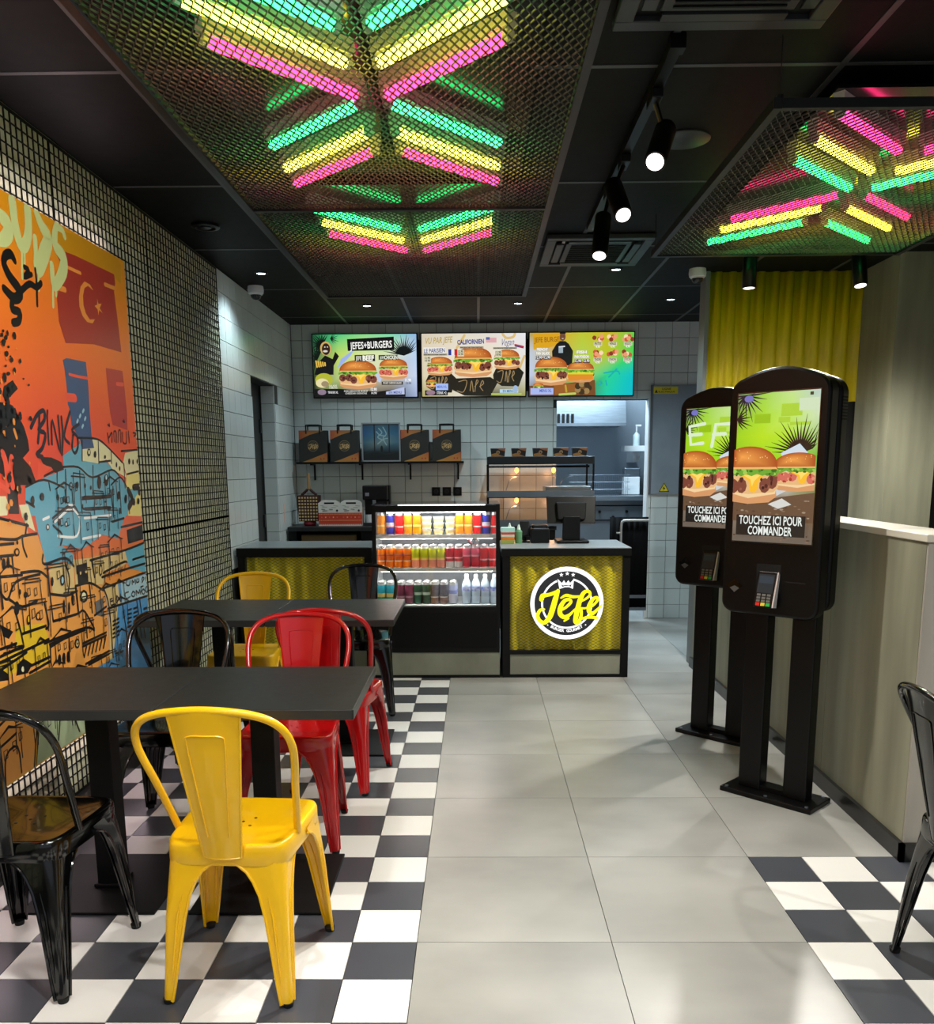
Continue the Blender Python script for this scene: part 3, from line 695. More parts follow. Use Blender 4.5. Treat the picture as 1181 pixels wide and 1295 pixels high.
# sign
sg = thing('round_sign', 'round backlit sign with yellow script lettering and a crown on the till counter', 'sign', (.803, 3.458, .527))
MB().lathe([(.250, 0), (.252, .004), (.252, .018), (.250, .020)], 64).build('light_box', mat('sign_case', (.9, .9, .9), .4), sg, True)
KIDS(sg)[0].rotation_euler = (R(90), 0, 0); KIDS(sg)[0].location = (0, .0, 0)
INK = (.10, .105, .12); WH = (1, 1, 1); YL = (1, .95, .02)
def burger_logo(a, s=1., ink=INK, wh=WH, yl=YL, ring=True, small=True):
    if ring:
        a.ell(0, 0, .250*s, .250*s, wh, 64); a.ell(0, 0, .222*s, .222*s, ink, 64)
        a.ring(0, 0, .163*s, .176*s, wh)
        for x, y in ((-.040, .197), (0, .205), (.040, .197)): a.star(x*s, y*s, .0155*s, wh)
        a.poly([(-.072*s, .172*s), (-.058*s, .095*s), (-.02*s, .108*s), (.022*s, .108*s), (.044*s, .095*s), (.042*s, .172*s), (.05*s, .178*s), (-.08*s, .178*s)], ink)
        cr = [(-.066, .170), (-.052, .100), (-.015, .112), (.015, .112), (.040, .100), (.046, .170), (.020, .140), (.008, .160), (-.008, .138), (-.022, .160), (-.036, .140)]
        a.poly([(x*s, y*s) for x, y in cr], wh)
        a.poly([(-.040*s, .132*s), (-.033*s, .114*s), (-.012*s, .121*s), (.012*s, .121*s), (.025*s, .114*s), (.030*s, .132*s), (.014*s, .124*s), (-.008*s, .128*s), (-.026*s, .124*s)], ink)
    def st(p, w): a.stroke([(x*s, y*s) for x, y in p], [q*s*.95 for q in w] if isinstance(w, list) else w*s, yl, 6)
    st([(-0.174, 0.029), (-0.165, 0.053), (-0.139, 0.058), (-0.103, 0.067), (-0.059, 0.087)], [0.034, 0.036, 0.026, 0.026, 0.022])
    st([(-0.061, 0.089), (-0.078, 0.033), (-0.096, -0.033), (-0.117, -0.094), (-0.152, -0.133), (-0.186, -0.118), (-0.199, -0.083), (-0.183, -0.047), (-0.154, -0.040)], [0.026, 0.038, 0.04, 0.038, 0.03, 0.028, 0.026, 0.024, 0.014])
    st([(-0.051, -0.051), (-0.009, -0.029), (0.026, 0.007), (0.017, 0.027), (-0.016, 0.018), (-0.043, -0.025), (-0.046, -0.069), (-0.020, -0.094), (0.020, -0.078), (0.057, -0.038)], [0.016, 0.02, 0.022, 0.022, 0.028, 0.034, 0.034, 0.03, 0.022, 0.01])
    st([(-0.041, 0.038), (-0.005, 0.056), (0.042, 0.046), (0.093, 0.049)], [0.012, 0.022, 0.022, 0.014])
    st([(0.080, 0.007), (0.125, 0.029), (0.157, 0.058), (0.147, 0.083), (0.116, 0.075), (0.091, 0.029), (0.077, -0.025), (0.065, -0.083), (0.060, -0.127), (0.080, -0.133), (0.096, -0.098), (0.100, -0.054), (0.094, -0.034), (0.125, -0.034), (0.151, -0.020)], [0.012, 0.016, 0.02, 0.022, 0.028, 0.034, 0.036, 0.036, 0.03, 0.026, 0.024, 0.02, 0.016, 0.014, 0.01])
    st([(0.147, -0.036), (0.183, -0.011), (0.210, 0.024), (0.203, 0.041), (0.176, 0.027), (0.154, -0.014), (0.152, -0.054), (0.176, -0.070), (0.209, -0.043), (0.239, -0.009)], [0.014, 0.018, 0.02, 0.02, 0.026, 0.032, 0.032, 0.028, 0.02, 0.01])
    st([(0.104, -0.107), (0.151, -0.095), (0.210, -0.101)], [0.014, 0.024, 0.02])
    st([(-0.016, -0.121), (0.010, -0.102)], [0.014, 0.02])
    if small:
        for k, chx in enumerate('BURGER GOURMET'):
            an = R(-122+64*k/13); r = .199*s
            a.text(chx, r*math.cos(an), r*math.sin(an), .019*s, wh, None, .035, math.degrees(an)+90) if chx != ' ' else None
        for an in (-131, -49): a.ell(.198*s*math.cos(R(an)), .198*s*math.sin(R(an)), .005*s, .005*s, wh, 8)
    return a
burger_logo(Art()).build('sign_face', M_SIGN, sg, (0, -.0202, 0), (1, 0, 0), (0, 0, 1))
# wing counter beside the wire wall
cl = thing('wing_counter', 'black framed counter with yellow mesh front beside the wire wall', 'counter', (-1.02, 3.62, 0))
MB().box(-.475, .475, .0, .56, .872, .903).build('worktop', m_ctop, cl, bevel=.002); MB().box(-.475, .475, -.012, .0, .842, .898).build('front_rail', m_cblack, cl)
MB().box(-.47, -.42, -.002, .55, 0, .872).box(.42, .47, -.002, .55, 0, .872).box(-.42, .42, 0, .05, .165, .19).box(-.42, .42, 0, .05, .835, .872).box(-.42, .42, .06, .55, .02, .872).box(-.42, .42, 0, .55, 0, .02).build('frame', m_cblack, cl)
mesh_panel(cl, -.42, .42, .008, .19, .835)
MB().box(-.417, .417, .006, .05, .022, .163).build('kick_panel', m_kick, cl)

# ================================================================== DRINKS FRIDGE
fr = thing('drinks_fridge', 'lit glass fronted fridge full of cans and bottles between the counters', 'fridge', (-.09, 3.47, 0))
FX0, FX1, FD = -.435, .435, .62
MB().box(FX0, FX1, 0, FD, .18, .50).build('base_cabinet', m_cblack, fr, bevel=.002)
MB().box(FX0+.02, FX1-.02, -.004, 0, .215, .46).build('front_panel', black, fr, bevel=.002)
MB().box(FX0, FX1, .004, FD, .02, .18).build('kick_panel', m_kick, fr); MB().box(FX0, FX1, 0, FD, 0, .02).build('foot_rail', m_cblack, fr)
MB().box(FX0, FX0+.026, 0, .03, .50, 1.2).build('front_post', m_cblack, fr); MB().box(FX1-.026, FX1, 0, .03, .50, 1.2).build('front_post', m_cblack, fr); MB().box(FX0+.026, FX1-.026, .0, .03, 1.152, 1.195).build('top_rail', m_cblack, fr)
MB().box(FX0, FX0+.02, .03, FD-.03, 1.17, 1.196).build('side_rail', m_cblack, fr); MB().box(FX1-.02, FX1, .03, FD-.03, 1.17, 1.196).build('side_rail', m_cblack, fr); MB().box(FX0, FX1, FD-.03, FD, .5, 1.196).build('rear_wall', m_cblack, fr)
m_fin = mat('white_fridge_lining', (.88, .90, .92), .35)
MB().box(FX0+.005, FX0+.015, .03, FD-.03, .50, 1.17).build('side_wall', m_fin, fr); MB().box(FX1-.015, FX1-.005, .03, FD-.03, .5, 1.17).build('side_wall', m_fin, fr)
MB().box(FX0+.016, FX1-.016, .47, .485, .506, 1.165).build('rear_lining', mat('fridge_rear', (.55, .57, .60), .4, .3), fr)
MB().box(FX0+.02, FX1-.02, .031, .46, .5005, .508).build('fridge_deck', m_fin, fr)
m_shelf = mat('fridge_shelf', (.85, .86, .84), .3)
for z in (.762, .990): MB().box(FX0+.018, FX1-.018, .062, .46, z-.016, z).box(FX0+.018, FX1-.018, .056, .064, z-.022, z+.004).build('glass_shelf', m_shelf, fr)
MB().box(FX0, FX1, .03, FD, 1.196, 1.203).build('roof_pane', glassmat('roof_glass', (.75, .78, .8), .12), fr)
MB().box(FX0+.026, FX1-.026, .003, .007, .506, 1.152).build('front_pane', glassmat('clear_glass', (1, 1, 1), .035), fr)
LED = emis('white_led', (1, .99, .95), 45)
MB().box(FX0+.10, FX1-.10, .032, .052, 1.146, 1.151).build('led_strip', LED, fr)
MB().box(FX0+.18, FX1-.10, .012, .030, 1.1955, 1.2015).build('led_strip', emis('led_reflection_glow', (1, 1, 1), 4), fr)  # roof strip glows in place of the LED's reflection in the top glass
MB().box(FX0+.05, FX1-.05, .066, .078, .738, .744).build('led_strip', emis('white_led_shelf', (1, .99, .95), 60), fr); MB().box(FX0+.05, FX1-.05, .066, .078, .966, .972).build('led_strip', emis('white_led_shelf', (1, .99, .95), 5), fr)

m_alu = mat('can_aluminium', (.80, .81, .82), .28, .8)
CAN = {}
def can_mesh(key, cols, r=.0292, h=.158):
    # cols: list of (upper z fraction, colour) bands printed round the can
    if key in CAN: return CAN[key]
    b = MB(); mats = []; z0 = .004
    prof0 = [(r*.78, 0), (r, .008)]
    b.lathe(prof0, 18); zz = .008; mats = [m_alu]
    for f, c in cols:
        z1 = .008+(h-.030)*f; b.mi = len(mats); mats.append(mat('can_%s_%d' % (key, len(mats)), c, .3, .25))
        b.grid(lambda i, j: (r*1.001*math.cos(2*pi*j/18), r*1.001*math.sin(2*pi*j/18), (zz, z1)[i]), 2, 18, True); zz = z1
    me = b.mesh('can_body', mats, 50)
    CAN[key] = (me, MB().lathe([(r, h-.022), (r*.80, h-.005), (r*.84, h-.002), (r*.80, h), (r*.76, h-.003), (.001, h-.004)], 18).mesh('can_lid', m_alu, 50))
    return CAN[key]
OR, LR, RD, DR = (.97, .50, .05), (.98, .65, .28), (.86, .10, .10), (.78, .05, .10)
can_mesh('orange', [(.30, OR), (.36, (.95, .9, .8)), (.62, (.93, .42, .05)), (.66, (.3, .35, .7)), (1, OR)])
can_mesh('amber', [(.4, (.98, .62, .12)), (.5, (.98, .85, .55)), (1, (.98, .58, .10))])
can_mesh('energy', [(.34, (.16, .18, .60)), (.40, (.85, .1, .15)), (.62, (.78, .80, .86)), (1, (.16, .18, .60))])
can_mesh('red', [(.35, RD), (.42, (.95, .9, .9)), (1, RD)])
can_mesh('lime', [(.38, (.90, .55, .45)), (.5, (.95, .85, .4)), (1, (.78, .78, .08))])
can_mesh('redwhite', [(.30, (.95, .94, .93)), (.46, (.85, .15, .15)), (.52, (.97, .9, .9)), (1, DR)])
can_mesh('cherry', [(.55, (.80, .10, .18)), (.64, (.95, .7, .75)), (1, (.88, .35, .45))])
can_mesh('teal', [(.35, (.25, .60, .45)), (.55, (.9, .8, .5)), (1, (.20, .66, .74))])
can_mesh('maroon', [(.30, (.40, .18, .24)), (.4, (.75, .6, .62)), (1, (.48, .20, .30))])
can_mesh('green', [(.45, (.10, .30, .22)), (.6, (.75, .85, .78)), (1, (.12, .34, .25))])
can_mesh('bronze', [(.3, (.45, .30, .24)), (.36, (.9, .85, .8)), (1, (.36, .35, .40))])
can_mesh('blue', [(.5, (.85, .86, .92)), (.7, (.55, .60, .85)), (1, (.72, .76, .92))])
CN = {'orange': 'orange soda can', 'amber': 'amber fruit drink can', 'energy': 'blue and silver energy drink can', 'red': 'plain red soda can', 'lime': 'lime yellow and pink soda can', 'redwhite': 'red can with white lower band', 'cherry': 'cherry pink soda can', 'teal': 'teal and green iced tea can', 'maroon': 'maroon soda can', 'green': 'dark green soda can', 'bronze': 'bronze and grey soda can', 'blue': 'pale blue and white soda can'}
def can(key, x, y, z, where, h=None):
    l = '%s %s' % (CN[key], where)
    t = thing('drink_can', l, 'can', (-.09+x, 3.47+y, z), random.uniform(0, 6), l)
    obj('can_body', CAN[key][0], t); obj('can_lid', CAN[key][1], t); return t
mid = ['orange', 'orange', 'orange', 'orange', 'lime', 'lime', 'lime', 'lime', 'redwhite', 'redwhite', 'cherry', 'cherry', 'red', 'red']
for i, k in enumerate(mid):
    x = -.386+.0595*i
    can(k, x, .105, .762, 'in the front row of the middle fridge shelf'); can(k, x+.004, .170, .762, 'in the second row of the middle fridge shelf')
t = can('cherry', .285, .135, .938, 'lying on top of the others in the fridge'); t.rotation_euler = (R(90), 0, R(8)); t.location = (-.09+.245, 3.47+.215, .951)
for x, k in ((-.383, 'amber'), (-.320, 'energy'), (-.258, 'red'), (-.196, 'amber'), (-.135, 'amber'), (.160, 'amber'), (.221, 'amber'), (.282, 'red'), (.343, 'energy'), (.404, 'red')):
    can(k, x, .11, .990, 'on the top fridge shelf')
for x, k in ((-.390, 'teal'), (-.330, 'teal'), (-.255, 'maroon'), (-.196, 'maroon'), (-.135, 'green'), (-.076, 'green'), (-.016, 'bronze'), (.046, 'bronze'), (.110, 'blue')):
    can(k, x, .105, .508, 'in the front row on the fridge floor'); can(k, x+.004, .170, .508, 'in the second row on the fridge floor')
# dessert tubs between the cans on the top shelf
m_tub = mat('white_tub', (.90, .89, .84), .35); m_tubfoil = mat('tub_band', (.86, .80, .55), .4)
tubs = MB().lathe([(.030, 0), (.037, .036), (.038, .038), (.001, .038)], 18).mesh('cup', m_tub, 50); tubl = MB().lathe([(.039, .038), (.039, .042), (.001, .042)], 18).mesh('lid', mat('clear_lid', (.82, .84, .86), .15), 50); tubb = MB().grid(lambda i, j: ((.0325+.004*i)*math.cos(2*pi*j/18), (.0325+.004*i)*math.sin(2*pi*j/18), .010+.018*i), 2, 18, True).mesh('paper_band', m_tubfoil, 50)
for i in range(3):
    for lvl in range(3):
        l = 'white dessert tub with pale band stacked on the top fridge shelf'
        t = thing('dessert_tub', l, 'tub', (-.09-.070+.083*i, 3.47+.13, .990+.0425*lvl), 0, 'dessert tubs stacked in the fridge'); obj('cup', tubs, t); obj('lid', tubl, t); obj('paper_band', tubb, t)
# water bottles
m_water = mat('clear_water_plastic', (.80, .88, .95), .12, spec=.6); m_wl = mat('blue_bottle_label', (.25, .38, .80), .4, noise=.5, scale=40, dark=(.85, .88, .95)); m_wc = mat('white_bottle_cap', (.9, .92, .95), .4)
wb_ = MB().lathe([(.026, 0), (.031, .006), (.031, .05), (.029, .055), (.031, .06), (.031, .125), (.029, .14), (.014, .172), (.0125, .185)], 18).mesh('bottle_body', m_water, 50)
wl_ = MB().lathe([(.0315, .092), (.0316, .093), (.0316, .122), (.0315, .123)], 18).mesh('bottle_label', m_wl, 50); wc_ = MB().lathe([(.014, .184), (.0145, .187), (.0145, .199), (.013, .201), (.001, .201)], 14).mesh('bottle_cap', m_wc, 50)
for i in range(4):
    for y, w in ((.105, 'front'), (.172, 'second')):
        l = 'water bottle with blue label in the %s row on the fridge floor' % w
        t = thing('water_bottle', l, 'bottle', (-.09+.205+.0655*i, 3.47+y, .508), .5*i, l); obj('bottle_body', wb_, t); obj('bottle_label', wl_, t); obj('bottle_cap', wc_, t)

# ================================================================== ON THE TILL COUNTER
def at_c(x, y): return (x, y, .905)
pos = thing('till_monitor', 'black touch screen till seen from behind on the till counter', 'till', (.875, 3.90, .905))
MB().box(-.11, .12, -.10, .14, 0, .022).build('base', black_plastic, pos, bevel=.006)
MB().prism([(-.063, .022), (.063, .022), (.06, .19), (-.06, .19)], -.03, .03, 'y').build('neck', black_plastic, pos, bevel=.004)
b = MB(); b.hexa([(-.175, .0, .135), (.175, .0, .135), (.165, .035, .15), (-.165, .035, .15), (-.182, .055, .335), (.182, .055, .335), (.17, .085, .33), (-.17, .085, .33)]); b.build('display_back', black_plastic, pos, bevel=.006)
b = MB(); b.hexa([(-.10, -.018, .165), (.10, -.018, .165), (.10, .02, .165), (-.10, .02, .165), (-.11, .012, .29), (.11, .012, .29), (.11, .05, .29), (-.11, .05, .29)]); b.build('rear_cover', mat('till_cover', (.02, .021, .022), .5, spec=.2), pos, bevel=.008)
rp = thing('receipt_printer', 'black receipt printer beside the till on the counter', 'printer', (.647, 3.90, .905))
MB().box(-.066, .066, -.06, .11, 0, .105).build('case', black_plastic, rp, bevel=.008); MB().box(-.06, .06, -.03, .10, .105, .130).build('lid', black_plastic, rp, bevel=.01); MB().box(-.045, .045, -.045, -.036, .1055, .109).build('paper_slot', steel, rp)
pt = thing('card_terminal', 'black card terminal on a stand beside the receipt printer', 'card terminal', (.539, 3.93, .905))
MB().lathe([(.04, 0), (.04, .008), (.012, .016), (.010, .05)], 18).build('stand', black_plastic, pt, True)
b = MB().hexa([(-.036, -.03, .05), (.036, -.03, .05), (.036, .0, .04), (-.036, .0, .04), (-.036, .03, .155), (.036, .03, .155), (.036, .05, .15), (-.036, .05, .15)]); b.build('handset', black_plastic, pt, bevel=.006)
for i, (z, h, c, l) in enumerate(((0, .026, (.55, .60, .28), 'green napkin pack at the bottom of the stack beside the fridge'), (.026, .022, (.80, .45, .12), 'orange napkin pack low in the stack beside the fridge'), (.048, .018, (.80, .78, .70), 'cream napkin pack in the stack beside the fridge'), (.066, .016, (.70, .25, .18), 'red napkin pack high in the stack beside the fridge'), (.082, .034, (.62, .78, .74), 'pale green box on top of the stack beside the fridge'))):
    t = thing('napkin_pack', l, 'napkins', (.412, 3.86, .905+z), .04*(i-2)); MB().box(-.048, .048, -.05, .05, 0, h-.0005).build('pack', mat('pack_%d' % i, c, .6, noise=.1), t, bevel=.003); MB().box(-.0485, .0485, -.02, .02, .002, h-.0002).build('wrap', mat('pack_wrap_%d' % i, tuple(min(1, v*1.15+.08) for v in c), .4), t)
t = thing('sauce_bottle', 'green squeeze bottle beside the napkin stack', 'bottle', (.492, 3.87, .905)); MB().lathe([(.024, 0), (.026, .01), (.026, .085), (.012, .10)], 16).build('bottle_body', mat('green_plastic', (.35, .55, .38), .4), t, True); MB().lathe([(.014, .098), (.013, .108), (.004, .135), (.001, .135)], 12).build('nozzle', mat('white_plastic', (.8, .85, .8), .4), t, True)
t = thing('sauce_bottle', 'red squeeze bottle beside the napkin stack', 'bottle', (.430, 3.97, .905)); MB().lathe([(.024, 0), (.026, .01), (.026, .09), (.012, .105)], 16).build('bottle_body', mat('red_plastic', (.65, .08, .08), .4), t, True); MB().lathe([(.014, .103), (.013, .112), (.004, .14), (.001, .14)], 12).build('nozzle', mat('white_plastic', (.8, .85, .8), .4), t, True)

# ================================================================== BACK WALL
# bag shelf
sh = thing('wall_shelf', 'long black wall shelf holding paper bags below the menu screens', 'shelf', (-.70, 5.90, 1.49))
MB().box(-.765, .77, -.25, -.001, .0, .018).build('board', m_cblack, sh)
for x in (-.64, -.19, .265, .715): MB().box(x-.008, x+.008, -.016, -.001, -.15, 0).box(x-.008, x+.008, -.20, -.001, -.012, 0).build('bracket', m_cblack, sh)
m_bag = mat('charcoal_kraft_bag', (.125, .13, .115), .7, noise=.1); m_hdl = mat('black_paper_handle', (.03, .03, .03), .7)
def bag(label, x):
    t = thing('paper_bag', label, 'bag', (x, 5.76, 1.508), 0, 'printed paper bags on the wall shelf')
    w, h = .131, .285
    b = MB().hexa([(-w, -.065, 0), (w, -.065, 0), (w, .065, 0), (-w, .065, 0), (-w+.001, -.045, h), (w-.001, -.045, h), (w-.001, .045, h), (-w+.001, .045, h)]); b.build('bag_body', m_bag, t)
    for y in (-.047, .047): MB().tube(smoothpts([(-.062, y, h-.03), (-.062, y, h+.035), (-.055, y, h+.047), (.055, y, h+.047), (.062, y, h+.035), (.062, y, h-.03)], 3), .007, 6).build('handle', m_hdl, t)
    a = Art(); OG, RDD = (.68, .44, .20), (.64, .27, .15)
    a.grad(-w+.001, .0, w-.001, h, [[(.128, .13, .115)]*2]*2)
    a._add([(-w+.001, h), (-w+.001, h-.085), (-.03, h-.04), (.105, h-.002), (w-.02, h)], [(0, 1, 2, 3, 4)], [RDD, (.60, .26, .14), OG, (.55, .42, .22), (.5, .4, .22)])
    a._add([(-w+.03, .001), (w-.001, .001), (w-.001, .085), (.05, .055), (-.04, .02)], [(0, 1, 2, 3, 4)], [(.72, .55, .25), OG, RDD, OG, OG])
    for x_ in (.07, .098): a.star(x_, .028, .012, (.65, .12, .10))
    k = .22; b2 = Art(); burger_logo(b2, .20, (.128, .13, .115), (.45, .38, .26), (.78, .62, .40), True, False)
    a2 = a; off = len(a2.V); L0 = a2.L
    a2.V += [(u, v+.145, l+L0) for u, v, l in b2.V]; a2.C += b2.C; a2.F += [tuple(i+off for i in f) for f in b2.F]
    tilt = .02/h
    a2.build('bag_print', M_PRINT, t, (0, -.0655, 0), (1, 0, 0), (0, tilt, 1)); return t
bag('charcoal and orange paper bag at the shelf end by the doorway', -1.315); bag('charcoal and orange paper bag between another bag and the framed poster', -1.025); bag('charcoal and orange paper bag just past the framed poster', -.380); bag('charcoal and orange paper bag at the free end of the shelf', -.085)
pf = thing('framed_poster', 'framed dark blue poster standing among the paper bags', 'poster', (-.687, 5.70, 1.508))
b = MB()
for s in (-1, 1): b.box(s*.172-.006, s*.172+.006, -.008, .012, 0, .350)
b.box(-.172, .172, -.008, .012, 0, .012).box(-.172, .172, -.008, .012, .338, .350); b.build('frame', mat('silver_frame', (.62, .65, .66), .3, .6), pf)
MB().box(-.168, .168, 0, .010, .01, .34).build('backing', black, pf)
a = Art(); a.grad(-.166, .012, .166, .338, [[(.04, .06, .07)]*3, [(.10, .17, .20)]*3, [(.22, .36, .42), (.42, .50, .50), (.25, .40, .46)], [(.12, .30, .46), (.25, .42, .50), (.14, .34, .46)], [(.10, .24, .32), (.22, .34, .38), (.10, .24, .32)]])
a.rect(-.166, .012, .166, .085, (.05, .08, .09))
for x in (-.06, .075): a.stroke([(x, .085), (x, .337)], .010, (.03, .05, .06))
for p in ([(-.02, .30), (.01, .26), (-.03, .22), (.03, .19)], [(.02, .31), (.05, .25), (.02, .21), (.05, .15)], [(-.04, .27), (-.01, .24), (.04, .23)], [(-.03, .16), (.02, .20), (.06, .21)]): a.stroke(p, .009, (.55, .66, .66), 4)
a.ell(.005, .115, .012, .030, (.03, .04, .05)); a.stroke([(-.15, .07), (-.05, .09), (.05, .07), (.15, .09)], .012, (.10, .14, .15), 4)
a.build('poster_print', M_PRINT, pf, (0, -.0015, 0), (1, 0, 0), (0, 0, 1))

# back counter along the wall
bc = thing('back_counter', 'dark back counter along the tiled wall behind the fridge', 'counter', (-.30, 5.62, 0))
MB().box(-1.205, 1.20, -.27, .275, .895, .932).build('worktop', mat('dark_worktop', (.12, .125, .125), .4, noise=.1), bc, bevel=.002)
MB().box(-1.20, -1.13, -.25, .27, .0, .895).build('end_panel', m_cblack, bc); MB().box(-.55, 1.19, -.25, .27, 0, .895).build('carcass', m_cblack, bc); MB().box(-1.13, -.55, .2, .27, 0, .895).build('back_panel', m_cblack, bc)
MB().box(-1.13, -.55, -.22, .2, .60, .62).build('open_shelf', m_cblack, bc)
t = thing('cardboard_carton', 'brown cardboard carton on the open shelf of the back counter', 'carton', (-1.14, 5.60, .621)); MB().box(-.26, .24, -.16, .18, 0, .235).build('carton_body', mat('brown_card', (.45, .37, .24), .8, noise=.1), t); MB().box(-.26, .24, -.03, .03, .2345, .237).build('tape', mat('parcel_tape', (.55, .45, .3), .4), t)
# patterned carrier basket
bk = thing('woven_basket', 'red and cream chequered basket with an upright wooden handle', 'basket', (-1.352, 5.62, .932))
m_bkr = mat('dark_red_weave', (.22, .06, .05), .7); m_bkc = mat('cream_weave', (.80, .68, .48), .7)
MB().hexa([(-.09, -.06, .04), (.09, -.06, .04), (.09, .06, .04), (-.09, .06, .04), (-.098, -.065, .275), (.098, -.065, .275), (.098, .065, .275), (-.098, .065, .275)]).build('basket_body', m_bkr, bk)
b = MB()
for i in range(7):
    for j in range(8):
        x = -.078+.026*i; z = .055+.0285*j; b.box(x-.0075, x+.0075, -.070, -.06, z-.0075, z+.0075)
b.build('cream_checks', m_bkc, bk)
MB().lathe([(.05, .001), (.062, .012), (.055, .04), (.001, .04)], 18).build('foot', mat('crimson_foot', (.55, .08, .16), .5), bk, True)
MB().tube([(-.07, 0, .275), (-.02, 0, .32), (0, 0, .34), (.02, 0, .32), (.07, 0, .275)], .012, 8).build('yoke', m_bkr, bk); MB().cyl((0, 0, .33), (0, 0, .475), .017, .014, 12).build('handle', mat('light_wood', (.62, .47, .30), .6, noise=.15, stretch=(4, 4, .5)), bk, True)
def kidbox(label, x):
    t = thing('meal_box', label, 'box', (x, 5.55, .934), 0, 'printed meal boxes on the back counter'); w = .100
    MB().box(-w, w, -.06, .06, 0, .165).build('carton_body', mat('white_card', (.86, .84, .80), .6), t)
    out = [(-w, .165), (w, .165), (w, .205), (.06, .232), (-.06, .232), (-w, .205)]
    MB().prism(out, -.060, -.050, 'y').build('handle_flap', mat('white_card', (.86, .84, .80), .6), t); MB().box(-.045, .045, -.0612, -.060, .198, .212).build('hand_slot', black, t)
    a = Art(); a.rect(-w, .02, w, .118, (.80, .24, .14))
    for k in range(10): a.poly([(-w+.02*k, .02), (-w+.02*k+.02, .02), (-w+.02*k+.01, .006)], (.82, .30, .18))
    for k in range(12): a.ell(-.092+.0168*k, .106, .004, .004, (.95, .80, .55), 6); a.ell(-.092+.0168*k, .050, .004, .004, (.95, .80, .55), 6)
    for k in range(5): a.star(-.07+.035*k, .078, .009, (.97, .80, .62) if k % 2 else (.85, .5, .45))
    for q in ([(-.07, .15), (-.04, .145)], [(-.06, .135), (-.02, .137)], [(0, .15), (.03, .148)]): a.stroke(q, .006, (.35, .38, .36))
    a.ell(.07, .138, .010, .010, (.2, .2, .22), 10)
    for q in ([(-.08, .185), (-.05, .18)], [(.04, .182), (.08, .178)], [(-.06, .172), (-.02, .170)], [(.02, .166), (.06, .165)]): a.stroke(q, .004, (.55, .55, .5))
    a.build('box_print', M_PRINT, t, (0, -.0605, 0), (1, 0, 0), (0, 0, 1))
kidbox('red and white gabled meal box beside the chequered basket', -1.148); kidbox('red and white gabled meal box beside the coffee machine', -.950)
cm = thing('coffee_machine', 'black coffee machine on the back counter behind the fridge', 'coffee machine', (-.725, 5.62, .932))
MB().box(-.115, .115, .0, .13, 0, .36).build('body', black_plastic, cm, bevel=.006); MB().box(-.115, .105, -.16, .0, .235, .362).build('brew_head', black_plastic, cm, bevel=.008); MB().box(-.11, .10, -.16, .0, 0, .03).build('drip_tray', dark_metal, cm); MB().cyl((-.02, -.08, .235), (-.02, -.08, .19), .016, seg=12).build('spout', steel, cm); MB().box(-.09, -.055, -.164, -.16, .27, .30).build('button_panel', steel, cm); MB().lathe([(.035, .03), (.04, .10), (.038, .1)], 16, (-.06, -.09, 0)).build('cup', white_paint, cm, True)
for x, l in ((-.196, 'black double socket on the tiles nearest the coffee machine'), (-.094, 'black double socket on the tiles, middle of three'), (.007, 'black double socket with a cable on the tiles')):
    t = thing('wall_socket', l, 'socket', (x, 5.8995, 1.228)); MB().box(-.04, .04, -.010, 0, -.04, .04).build('plate', black_plastic, t, bevel=.003); q = MB().lathe([(.022, 0), (.022, .004), (.019, .005), (.018, .001)], 18).build('insert', dark_metal, t); q.rotation_euler = (R(90), 0, 0); q.location = (0, -.010, 0)

# heated display
hd = thing('heated_display', 'black heated food display with glowing lamps on the back counter', 'food warmer', (.752, 5.55, .934))
HW = .470
MB().hexa([(-HW, -.25, .54), (HW, -.25, .54), (HW, .26, .54), (-HW, .26, .54), (-HW, -.25, .605), (HW, -.25, .605), (HW-.02, .24, .615), (-HW+.02, .24, .615)]).build('roof', mat('warmer_roof', (.12, .13, .14), .3, .4), hd, bevel=.004)
for x in (-HW+.008, HW-.008): MB().box(x-.008, x+.008, -.243, -.225, .0, .54).build('post', black, hd); MB().box(x-.008, x+.008, .225, .245, .0, .54).build('post', black, hd)
for z in (.01, .265): MB().box(-HW, HW, -.25, .24, z, z+.018).box(-HW, HW, -.252, -.244, z-.010, z+.045).build('shelf', steel_dull, hd)
m_heat = emis('heat_lamp', (1, .55, .22), 10)
for z in (.24, .51):
    MB().box(-HW+.016, HW-.016, -.02, .06, z, z+.02).build('lamp_bar', black, hd)
    for x in (-.20, .135): MB().lathe([(.006, 0), (.016, -.01), (.018, -.03), (.008, -.045), (.001, -.048)], 12, (x, .02, z)).build('heat_bulb', m_heat, hd, True)
for z in (.05, .31): MB().tube(smoothpts([(.16, -.1, z), (.22, -.06, z+.10), (.30, .05, z+.12), (.33, .18, z+.12)], 4), .004, 6).tube(smoothpts([(-.30, -.1, z), (-.26, -.06, z+.10), (-.18, .05, z+.12)], 4), .004, 6).build('food_divider', steel, hd)
MB().box(.05, HW-.02, -.16, .18, .285, .345).build('food_tray', steel, hd, bevel=.005)
MB().box(-HW+.016, HW-.016, -.248, -.2445, .312, .535).build('glass_pane', glassmat('warmer_glass', (1, .97, .93), .05), hd)
for x in (-.2, .13): lamp('heat_lamp_glow', 'POINT', (.752+x, 5.56, .934+.44), 1.3, (1, .50, .22), None, .03); lamp('heat_lamp_glow', 'POINT', (.752+x, 5.56, .934+.17), 1.0, (1, .50, .22), None, .03)
